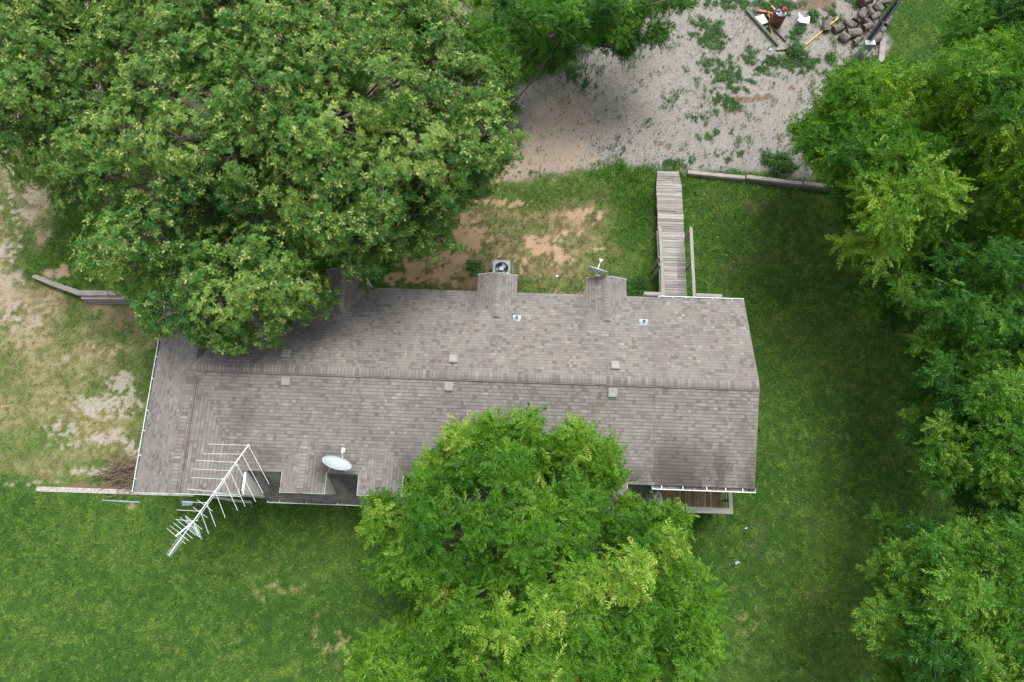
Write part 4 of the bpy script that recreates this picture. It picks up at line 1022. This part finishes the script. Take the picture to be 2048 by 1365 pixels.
q = MB(); q.lathe(mb_ + np.array([0, -.29, .75]), (0, -1, 0), [(.115, 0), (.115, .05), (.10, .10), (.05, .13), (0, .135)], 20); q.build("meter", M_WHITE, mbx)

# ------------------------------------------------------------------ burn barrel and rubbish
bb = PG(1549, 50); bar = thing("burn_barrel", bb, "rusty steel barrel crammed with white, blue and red rubbish", "barrel")
q = MB(); hb = 1.02; R_ = .34
q.lathe(bb, (0, 0, 1), [(0, .02), (R_, 0), (R_ + .005, .03), (R_, .06), (R_, .33), (R_ + .016, .35), (R_, .37), (R_, .66), (R_ + .016, .68), (R_, .70), (R_, hb - .03), (R_ + .014, hb - .012), (R_, hb), (R_ - .02, hb), (R_ - .02, .6)], 32); q.build("drum", M_RUST, bar)
q = MB(); r = np.random.default_rng(5)
for k in range(46):
    a = r.uniform(0, 6.28); rr = math.sqrt(r.random()) * .27; q.boxax(bb + np.array([rr * math.cos(a), rr * math.sin(a), hb - .09 + r.uniform(-.04, .05)]), r.normal(0, 1, 3), r.normal(0, 1, 3), r.normal(0, .4, 3) + (0, 0, 1), r.uniform(.03, .09), r.uniform(.03, .08), r.uniform(.004, .02), mi=int(r.choice([0, 0, 0, 1, 2])))
q.boxax(bb + np.array([-.14, .06, hb]), (1, .15, 0), (-.15, 1, 0), (0, 0, 1), .13, .03, .03, .01, mi=1)
q.build("trash", [M_PAPER, M_BLUE, M_DISH], bar)["kind"] = "stuff"
q = MB(); q.lathe(bb + np.array([.12, .10, hb - .10]), (.1, -.2, 1), [(0, 0), (.12, .01), (.13, .05), (.13, .18), (.09, .24), (.04, .28), (.045, .32), (0, .325)], 18); q.build("jug", M_RED, bar)

def board(px, w, h, mat, label, dz=.04, name="board", z2=None, group="boards lying by the rusty barrel", roll=0):
    q = MB(); a = PG(px[0], px[1], dz); b = PG(px[2], px[3], dz if z2 is None else z2)
    q.beam(a, b, w, h, up=(roll, 0, 1), bev=.006); o = q.build(name, mat); tag(o, label, "board", group); return o
board((1492, 20, 1556, 91), .14, .16, M_GREENGREY, "long dark grey timber lying diagonally left of the barrel", .10)
board((1541, 51, 1572, 83), .10, .12, M_GREENGREY, "short dark grey board lying below the barrel foot", .07)
board((1536, 27, 1546, 76), .13, .04, M_PLANK, "tan plank lying upright in the picture beside the barrel", .16, z2=.04)
board((1517, 21, 1548, 27), .16, .05, M_REDPLANK, "reddish split plank pointing left behind the barrel", .20)
board((1543, 12, 1552, 22), .12, .04, M_PLANK, "short tan offcut poking out above the barrel", .12)
board((1552, 100, 1596, 96), .12, .12, M_TIMBER, "short grey timber lying flat in the weeds", .06)
o = board((1597, 102, 1677, 36), .06, .03, M_YELLOW, "thin yellow strip lying across weeds beside the logs", .10, "yellow_strip", group=None); o["category"] = "strip"
q = MB(); p = PG(1523, 40, .16); q.boxax(p, nz((1, .42, 0)), nz((-.42, 1, .1)), (0, 0, 1), .26, .28, .015); q.boxax(p + (.06, .1, -.07), nz((1, .3, 0)), nz((-.3, 1, 0)), (0, 0, 1), .33, .36, .05, mi=1)
tag(q.build("panel", [M_PANEL, M_BLACK]), "off white square panel on dark junk beside the long timber", "panel")
q = MB(); r = np.random.default_rng(15); p = PG(1541, 31, .15)
for k in range(7):
    a0 = r.uniform(0, 6.28); q.tube([p + np.array([r.uniform(.14, .34) * math.cos(a0 + t), r.uniform(.14, .34) * math.sin(a0 + t), r.uniform(-.08, .15)]) for t in np.linspace(0, 4.5, 9)], .03, 6)
for k in range(5): q.boxax(p + np.array([r.normal(-.1, .25), r.normal(-.35, .25), -.08]), r.normal(0, 1, 3), r.normal(0, 1, 3), (0, 0, 1), .15, .1, .03)
tag(q.build("cable_tangle", M_BLACK), "tangle of black hose heaped against the barrel", "hose")
p = PG(1601, 46); wb = thing("white_box", p, "torn open white box lying on the gravel right of the barrel", "box")
q = MB()
for i, (cx, cy, hx_, hy_) in enumerate(((0, -.2, .27, .012), (-.26, .02, .012, .21), (.26, .02, .012, .21))):
    q.boxax(p + np.array([cx, cy, .17]), nz((1, -.22, 0)), nz((.22, 1, 0)), (0, 0, 1), hx_, hy_, .17)
q.boxax(p + (0, 0, .03), nz((1, -.22, 0)), nz((.22, 1, 0)), (0, 0, 1), .26, .2, .015); q.build("carton", M_DISH, wb)
q = MB(); q.add([p + np.array(t) for t in ((-.30, .26, .52), (-.22, -.24, .34), (.30, -.34, .34), (.36, .06, .44), (.08, .02, .36))], [(0, 1, 4), (1, 2, 4), (2, 3, 4)]); q.add([p + np.array(t) for t in ((-.30, .26, .50), (-.22, -.24, .32), (.30, -.34, .32), (.36, .06, .42), (.08, .02, .34))], [(0, 4, 1), (1, 4, 2), (2, 4, 3)]); q.build("flap", M_PAPER, wb)

# ------------------------------------------------------------------ wood pile
def log(name, px0, px1, dia, z0, z1, label, seed, split=False, hollow=False):
    r = np.random.default_rng(seed); a = PG(px0[0], px0[1], z0); b = PG(px1[0], px1[1], z1); d = nz(b - a); x = nz(np.cross((0, 0, 1), d)) if abs(d[2]) < .9 else np.array([1., 0, 0]); y = np.cross(d, x)
    n = 18; prof = 1 + .07 * np.sin(np.arange(n) * 2 * np.pi / n * 2 + r.uniform(0, 6)) + r.normal(0, .035, n); vs = []; fs = []; L = np.linalg.norm(b - a)
    for i in range(5):
        for j in range(n):
            an = 2 * math.pi * j / n; rr = dia / 2 * prof[j] * (1 + .04 * math.sin(i * 1.7 + j * 1.3)); yy = math.sin(an)
            if split: yy = max(yy, -.15 + .08 * math.sin(j))
            vs.append(a + d * L * i / 4 + x * rr * math.cos(an) + y * rr * yy)
    for i in range(4):
        for j in range(n): k = (j + 1) % n; fs.append((i * n + j, i * n + k, (i + 1) * n + k, (i + 1) * n + j))
    root = thing(name, [(a[0] + b[0]) / 2, (a[1] + b[1]) / 2, min(a[2], b[2]) - dia / 2], label, "log", "cut logs in the wood pile")
    q = MB(); q.add(vs, fs, tint=list(np.clip(r.normal(.5, .2, len(vs)), 0, 1)), smooth=False); q.build("bark", M_BARK, root)
    for o, s_ in ((0, -1), (4 * n, 1)):
        q = MB(); c0 = sum(vs[o:o + n]) / n; ring_ = vs[o:o + n]; inn = [c0 + (p - c0) * .86 + d * s_ * .006 for p in ring_]
        q.add(ring_ + inn + [c0 + d * s_ * (-.10 if hollow else .008)], [f for j in range(n) for f in ((j, (j + 1) % n, n + (j + 1) % n, n + j), (n + j, n + (j + 1) % n, 2 * n))], tint=[.8] * n + [.3] * n + [.15 if not hollow else 0], stain=[0] * n + [0] * n + [.2 if not hollow else .9])  # shade inside a hollow end is painted dark at its centre
        q.build("cut_face", M_LOGEND, root)
    return root
LOGS = [((1652, 44), (1653, 62), .40, .28, .14, "lone grey log under the yellow strip", 0, 0),
 ((1667, 60), (1690, 51), .38, .2, .2, "grey log with its brown end facing left at the near side of the pile", 0, 0),
 ((1687, 40), (1704, 55), .26, .48, .42, "split grey wedge leaning over the left end of the pile", 1, 0),
 ((1700, 46), (1712, 52), .36, .2, .2, "short grey block behind the split wedge", 0, 0),
 ((1682, 69), (1696, 81), .44, .2, .2, "stubby dark log tipped toward the weeds at the lower left of the pile", 0, 0),
 ((1694, 67), (1720, 66), .46, .24, .24, "log with its pale round end facing right in the front row", 0, 0),
 ((1711, 44), (1731, 22), .50, .3, .42, "large dark log with its cut end up behind the front row", 0, 0),
 ((1736, 13), (1744, 28), .26, .7, .62, "narrow split wedge on top of the middle of the pile", 1, 0),
 ((1722, 2), (1741, -4), .62, .35, .35, "largest grey block at the top left of the pile", 0, 0),
 ((1749, 8), (1762, 22), .40, .5, .4, "weathered block lying against the conduit near the top of the pile", 0, 0),
 ((1740, 38), (1756, 30), .38, .4, .4, "dark log with brown ends in the heart of the pile", 0, 0),
 ((1727, 56), (1744, 49), .36, .22, .3, "log with a hollow left end just left of the meter post", 0, 1),
 ((1751, 55), (1768, 64), .44, .24, .24, "thick dark log with a torn brown end right of the meter post", 0, 0),
 ((1766, 48), (1778, 32), .54, .28, .4, "big round log at the right edge of the pile by the lawn", 0, 0),
 ((1738, 86), (1760, 75), .42, .22, .22, "hollow log opening to the left below the meter post", 0, 1),
 ((1708, 86), (1718, 79), .30, .15, .2, "small broken chunk at the foot of the meter box", 1, 0),
 ((1746, 66), (1762, 70), .30, .18, .16, "low dark log squeezed under the torn log", 0, 0),
 ((1755, 6), (1778, 2), .34, .3, .3, "dark reddish log behind the conduit at the top of the frame", 0, 0),
 ((1729, 38), (1742, 46), .28, .3, .3, "thin split piece wedged in the middle of the pile", 1, 0),
 ((1716, 30), (1728, 34), .34, .62, .58, "short block with a pale brown cut face on the large dark log", 0, 0)]
for i, (a, b, dia, z0, z1, lab, sp, ho) in enumerate(LOGS): log("cut_log", a, b, dia, z0, z1, lab, 70 + i, bool(sp), bool(ho))
def sticks(name, label, cat, cx, cy, rx, ry, n, L, seed, ang=None, h=.3):
    r = np.random.default_rng(seed); q = MB()
    for k in range(n):
        p = PG(cx + r.normal(0, rx), cy + r.normal(0, ry), r.uniform(.03, h)); a = (r.normal(ang, .45) if ang is not None else r.uniform(0, 3.14)); l = r.uniform(.4, 1) * L
        d = np.array([math.cos(a), math.sin(a), r.normal(0, .12)]); b_ = np.array([-d[1], d[0], 0]) * r.normal(0, .10) * l
        q.tube([p - d * l / 2, p + b_, p + d * l / 2], [.018, .014, .005], 5, cap=False, tint=r.random())
        if r.random() < .6: q.tube([p + b_, p + b_ + nz(d + np.array([-d[1], d[0], .1]) * r.normal(0, .7)) * l * .45], [.010, .004], 4, cap=False, tint=r.random())
    o = tag(q.build(name, M_STICK), label, cat); o["kind"] = "stuff"
sticks("brush_pile", "heap of dead brown sticks against the lower left wall of the house", "sticks", 255, 945, 26, 16, 90, 1.8, 3, .35, .45)
sticks("bark_scraps", "loose sticks and bark scraps strewn about the wood pile", "sticks", 1735, 60, 22, 26, 70, .5, 4, None, .3)

# small things on the ground
for k, (x, y, s_, mat, lab) in enumerate(((1492, 1057, .06, M_PALEBLUE, "pale blue scrap of litter on the grass below the porch corner"), (1474, 1126, .10, M_HOSE, "blue scrap of litter on the lawn right of the tree"), (1541, 100, .07, M_PALEBLUE, "tiny pale scrap on gravel left of the short grey timber"), (1114, 553, .07, M_PAPER, "white scrap on the dirt right of the air conditioner"))):
    q = MB(); p = PG(x, y, .06); r = np.random.default_rng(k); q.boxax(p, (1, .4, .1), (-.4, 1, .1), (0, 0, 1), s_, s_ * .55, .02, .008); q.boxax(p + (s_ * .5, s_ * .4, .02), (1, -.8, .2), (.8, 1, 0), (0, 0, 1), s_ * .6, s_ * .35, .012)
    tag(q.build("litter", mat), lab, "litter")
q = MB(); q.tube([PG(x, y, .03) for x, y in ((205, 1001), (240, 1003), (280, 1005))], .035, 6); tag(q.build("drain_pipe", M_HOSE), "thin faded blue pipe lying in grass below the concrete wall", "pipe")
q = MB(); q.prism([PG(374, 1007, .05) + np.array(d) for d in ((-.2, -.12, 0), (.3, -.1, 0), (.3, .12, 0), (-.2, .1, 0))], (0, 0, .06)); tag(q.build("splash_block", M_HOSE), "grey splash block in the grass below the downspout", "block")

# ------------------------------------------------------------------ low plants
for i, (x, y, rad, hgt, n, lf, lab, gr) in enumerate(((1272, 572, .5, .5, 60, .26, "clump of long arching leaves between the right dormer and the ramp", True),
    (1560, 330, .75, .6, 150, .13, "leafy weed bush on the gravel above the edging timbers", False), (1532, 318, .4, .4, 60, .12, "smaller leafy weed left of the bush above the edging timbers", False),
    (1660, 118, .35, .4, 50, .12, "low weed on gravel under the meter post", False), (1625, 34, .4, .35, 55, .14, "pale leafy weed left of the lone log", False), (1590, 105, .6, .5, 110, .12, "weed thicket at the lower end of the yellow strip", False),
    (950, 536, .5, .25, 40, .14, "leafy weed left of the air conditioner", False), (1640, 332, .4, .3, 50, .12, "weed beside the edging timber under the leaves", False), (500, 1006, .5, .4, 70, .12, "weed under the gutter below the dark roof skirt", False), (1600, 62, .3, .3, 40, .12, "small weed between the white box and the timber", False))):
    bush("weed_clump", lab, "weed", PG(x, y), rad, hgt, n, M_WEED, 200 + i, lf, "weeds standing about the yard", gr)
for k, (x, y, rad, hgt, n) in enumerate(((1130, 75, 1.6, 1.6, 420), (1105, 110, 1.0, .9, 180))):
    bush("ivy_mound", ("mound of dark ivy round the trunk at the top edge", "lower skirt of ivy spilling toward the gravel")[k], "ivy", PG(x, y), rad, hgt, n, M_WEED, 230 + k, .15)

# ------------------------------------------------------------------ trees
OAK1 = [(180, -170), (560, -170), (900, -150), (935, 10), (950, 80), (985, 120), (1000, 200), (1022, 268), (985, 320), (960, 380), (895, 410), (850, 455), (800, 490), (740, 512), (690, 518), (650, 510), (560, 470), (470, 450), (400, 480), (330, 555), (200, 550), (130, 515), (190, 460), (215, 400), (90, 355), (60, 300), (150, 240), (170, 120)]
L1 = lobes_from_outline(OAK1, 6.5, 11.5, 300, 82, (.85, 1.35), 51, .72, ((985, 270, 7.5, .8), (960, 350, 7, .75), (865, 430, 6.5, .8), (845, 455, 5.8, .6), (800, 478, 5.8, .6), (730, 500, 5.6, .6), (90, 0, 9, 1.2), (300, 20, 10, 1.2), (460, 10, 10, 1.2), (620, 0, 10, 1.2), (800, 20, 9, 1.2), (380, 60, 10, 1.1), (880, 60, 8, 1.0), (185, 520, 5, .7), (255, 528, 5, .7), (100, 320, 7, .8), (970, 170, 8, .8)))
tree("oak_tree", "big oak with rosettes of lobed leaves filling the upper left", "tree", PG(500, 300), L1, 'oak', M_OAKLEAF, 501, trunk_r=.42, dens=1.1, under=.95, tshift=.05)
OAKB = [(290, 600), (330, 540), (380, 480), (460, 450), (550, 470), (620, 540), (675, 585), (668, 615), (600, 618), (530, 620), (480, 660), (435, 675), (400, 650), (330, 665), (295, 640)]
L2 = lobes_from_outline(OAKB, 6.2, 8.6, 110, 72, (.75, 1.1), 52, .75, ((320, 625, 6, .7), (458, 655, 6.4, .5), (625, 596, 6.6, .6), (560, 612, 7.2, .55), (448, 676, 6.4, .35)))
tree("oak_tree", "lower oak reaching over the left end of the house roof", "tree", PG(420, 500), L2, 'oak', M_OAKLEAF, 502, trunk_r=.25, tshift=.04, under=.5)
OAKC = [(-150, -160), (200, -160), (190, 60), (165, 130), (165, 230), (110, 290), (60, 310), (-20, 290), (-150, 250)]
L3 = lobes_from_outline(OAKC, 6.5, 9.5, 150, 85, (.85, 1.3), 53, .7, ((20, 280, 6, .8), (60, 120, 9, 1.1), (120, 200, 8.4, .9)))
tree("oak_tree", "oak in the top left corner above the tan drive", "tree", PG(60, 60), L3, 'oak', M_OAKLEAF, 503, trunk_r=.3, under=.9)
WT = [(915, -70), (930, 20), (935, 90), (975, 130), (1000, 185), (1030, 150), (1050, 100), (1090, 80), (1075, 20), (1110, -20), (1150, 20), (1165, 55), (1190, 85), (1205, 40), (1250, 70), (1268, 85), (1275, 40), (1330, 20), (1380, 5), (1390, -70)]
L4 = lobes_from_outline(WT, 3.8, 5.8, 120, 70, (.7, 1.0), 54, .55, ((985, 130, 4.2, .75), (1005, 165, 3.6, .5), (950, 60, 5, .8), (1040, 85, 4.4, .7), (1060, 30, 5.4, .8), (1180, 50, 4.6, .6), (1260, 50, 4.6, .55), (1310, 5, 5.2, .6), (1130, 0, 5.4, .7), (1370, -10, 6.5, .5), (940, 100, 5, .6), (1215, 10, 6.6, .6), (1100, 35, 6.6, .6), (1140, 25, 6.2, .7), (1195, 62, 5.2, .45), (1225, 45, 5.4, .6), (1250, 62, 5.2, .5), (1265, 40, 5.4, .5), (1205, 30, 5.6, .6), (1180, 75, 5.2, .35), (1270, 78, 5.0, .3), (1290, 20, 5.6, .5), (1340, -5, 5.8, .5), (1160, 35, 5.8, .6), (1240, 20, 5.6, .6), (1075, 70, 5.2, .5), (1125, 55, 6, .45)))
tree("ivied_tree", "dark green tree with an ivied trunk at the top edge", "tree", PG(1092, 62), L4, 'walnut', M_DARKLEAF, 504, .85, trunk_r=.3, tshift=.08)
WS = [(985, 850), (1055, 825), (1075, 840), (1090, 880), (1130, 850), (1160, 845), (1180, 875), (1215, 885), (1238, 925), (1215, 960), (1240, 1000), (1255, 975), (1280, 1025), (1340, 1018), (1372, 1070), (1345, 1120), (1400, 1150), (1440, 1220), (1445, 1290), (1400, 1340), (1400, 1440), (730, 1440), (750, 1300), (800, 1240), (830, 1210), (770, 1180), (735, 1130), (730, 1080), (740, 1010), (790, 950), (830, 920), (880, 920), (900, 870), (930, 850)]
L5 = lobes_from_outline(WS, 5.0, 8.8, 220, 80, (.65, 1.0), 55, .55, ((1058, 850, 7.4, .45), (920, 880, 6.6, .6), (978, 868, 6.8, .5), (1150, 880, 7, .6), (1215, 920, 6.6, .55), (860, 935, 6.2, .6), (765, 1050, 5.2, .7), (775, 1135, 5.2, .65), (760, 1010, 5, .45), (1252, 1002, 4.6, .3), (1300, 1062, 4.8, .55), (1345, 1045, 5.2, .65), (1410, 1210, 5, .65), (1380, 1160, 5, .5), (780, 1310, 5.6, .8), (1400, 1290, 5, .7), (1330, 1110, 5.6, .7)))
tree("walnut_tree", "bright green walnut tree over the lower middle of the house", "tree", PG(1060, 1130), L5, 'walnut', M_WALNUT, 505, trunk_r=.3, dens=1.1)
WR1 = [(1605, 290), (1650, 215), (1660, 150), (1685, 125), (1720, 125), (1745, 150), (1790, 115), (1850, 110), (1880, 150), (1900, 230), (1930, 300), (1925, 420), (1900, 440), (1850, 480), (1800, 500), (1740, 470), (1710, 450), (1705, 380), (1690, 330)]
L6 = lobes_from_outline(WR1, 5.5, 9.0, 160, 74, (.75, 1.15), 56, .6, ((1645, 280, 5.2, .5), (1678, 160, 6, .5), (1705, 145, 6, .45), (1715, 310, 8.2, .8), (1742, 362, 8, .8), (1850, 370, 8.6, .9), (1880, 300, 8.2, .7), (1800, 480, 6, .7), (1890, 390, 8, .7), (1660, 240, 5.6, .6), (1685, 200, 6, .65), (1725, 172, 6.4, .6), (1770, 150, 6.6, .6), (1730, 210, 6.8, .8), (1790, 170, 7.2, .8), (1700, 260, 7, .8), (1662, 240, 5, .5)))
tree("locust_tree", "feathery bright green tree at the right edge of the gravel", "tree", PG(1770, 330), L6, 'locust', M_LOCUST, 506, 1.05, trunk_r=.25, dens=1.15, hue_spread=.2)
WR2 = [(1885, 130), (1905, 90), (1960, 80), (2020, 70), (2200, 60), (2200, 470), (2040, 440), (1990, 330), (1945, 280), (1905, 220)]
L7 = lobes_from_outline(WR2, 7, 10.5, 140, 78, (.8, 1.2), 57, .6, ((1925, 130, 8.4, .8), (1980, 180, 9.4, .9), (2030, 260, 9.6, .9), (1965, 250, 8.8, .8)))
tree("locust_tree", "yellowish feathery tree highest at the upper right edge", "tree", PG(2010, 260), L7, 'locust', M_LOCUST, 507, 1.1, trunk_r=.28, tshift=.12, hue_spread=.17)
WR3 = [(1900, 60), (1925, 10), (1960, -60), (2200, -60), (2200, 70), (2040, 75), (1960, 85), (1915, 90)]
L8 = lobes_from_outline(WR3, 5.5, 8, 90, 74, (.7, 1.0), 58, .6, ((1930, 35, 6, .65), (1960, 10, 7, .7), (2025, 20, 7.5, .8), (1990, 80, 6.8, .7)))
tree("locust_tree", "dark feathery tree in the top right corner", "tree", PG(1985, 10), L8, 'locust', M_DARKLEAF, 508, 1.0, trunk_r=.2, tshift=.1)
WR4 = [(1770, 570), (1800, 540), (1870, 530), (1900, 480), (1960, 430), (2060, 420), (2200, 460), (2200, 760), (1960, 760), (1880, 790), (1830, 740), (1850, 660), (1800, 620)]
L9 = lobes_from_outline(WR4, 4.0, 7.2, 160, 72, (.75, 1.05), 59, .6, ((1790, 580, 4, .6), (1860, 690, 4.4, .7), (2020, 520, 8.2, .8), (1940, 470, 6, .8), (1850, 600, 4.6, .7)))
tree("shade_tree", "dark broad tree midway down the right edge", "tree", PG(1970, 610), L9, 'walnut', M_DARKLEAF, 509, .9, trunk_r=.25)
WR5 = [(1860, 860), (1900, 790), (1960, 760), (2060, 690), (2200, 690), (2200, 1010), (2080, 1000), (1990, 985), (1950, 960), (1895, 950), (1850, 920)]
L10 = lobes_from_outline(WR5, 4.6, 8.0, 150, 72, (.75, 1.05), 60, .6, ((1900, 880, 5, .7), (1930, 820, 5.6, .7), (2010, 790, 7.6, .8), (1890, 930, 4.8, .6), (2020, 900, 7.6, .8)))
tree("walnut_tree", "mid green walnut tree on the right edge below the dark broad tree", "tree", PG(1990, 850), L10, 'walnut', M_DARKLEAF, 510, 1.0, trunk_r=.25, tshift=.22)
WR6 = [(1745, 1135), (1790, 1140), (1820, 1050), (1850, 1045), (1940, 1060), (2010, 1040), (2080, 1000), (2220, 1000), (2220, 1440), (1800, 1440), (1800, 1330), (1790, 1260), (1795, 1190)]
L11 = lobes_from_outline(WR6, 4.6, 8.2, 170, 74, (.75, 1.1), 61, .6, ((1765, 1142, 4.6, .4), (1835, 1065, 4.6, .5), (1830, 1120, 5.4, .7), (1930, 1100, 5.6, .8), (1820, 1200, 5.4, .7), (2030, 1100, 7.6, .9), (1900, 1200, 7, .8)))
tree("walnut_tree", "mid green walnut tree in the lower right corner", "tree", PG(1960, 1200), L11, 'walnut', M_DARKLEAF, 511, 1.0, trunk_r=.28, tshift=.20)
# dark saplings filling in under the row
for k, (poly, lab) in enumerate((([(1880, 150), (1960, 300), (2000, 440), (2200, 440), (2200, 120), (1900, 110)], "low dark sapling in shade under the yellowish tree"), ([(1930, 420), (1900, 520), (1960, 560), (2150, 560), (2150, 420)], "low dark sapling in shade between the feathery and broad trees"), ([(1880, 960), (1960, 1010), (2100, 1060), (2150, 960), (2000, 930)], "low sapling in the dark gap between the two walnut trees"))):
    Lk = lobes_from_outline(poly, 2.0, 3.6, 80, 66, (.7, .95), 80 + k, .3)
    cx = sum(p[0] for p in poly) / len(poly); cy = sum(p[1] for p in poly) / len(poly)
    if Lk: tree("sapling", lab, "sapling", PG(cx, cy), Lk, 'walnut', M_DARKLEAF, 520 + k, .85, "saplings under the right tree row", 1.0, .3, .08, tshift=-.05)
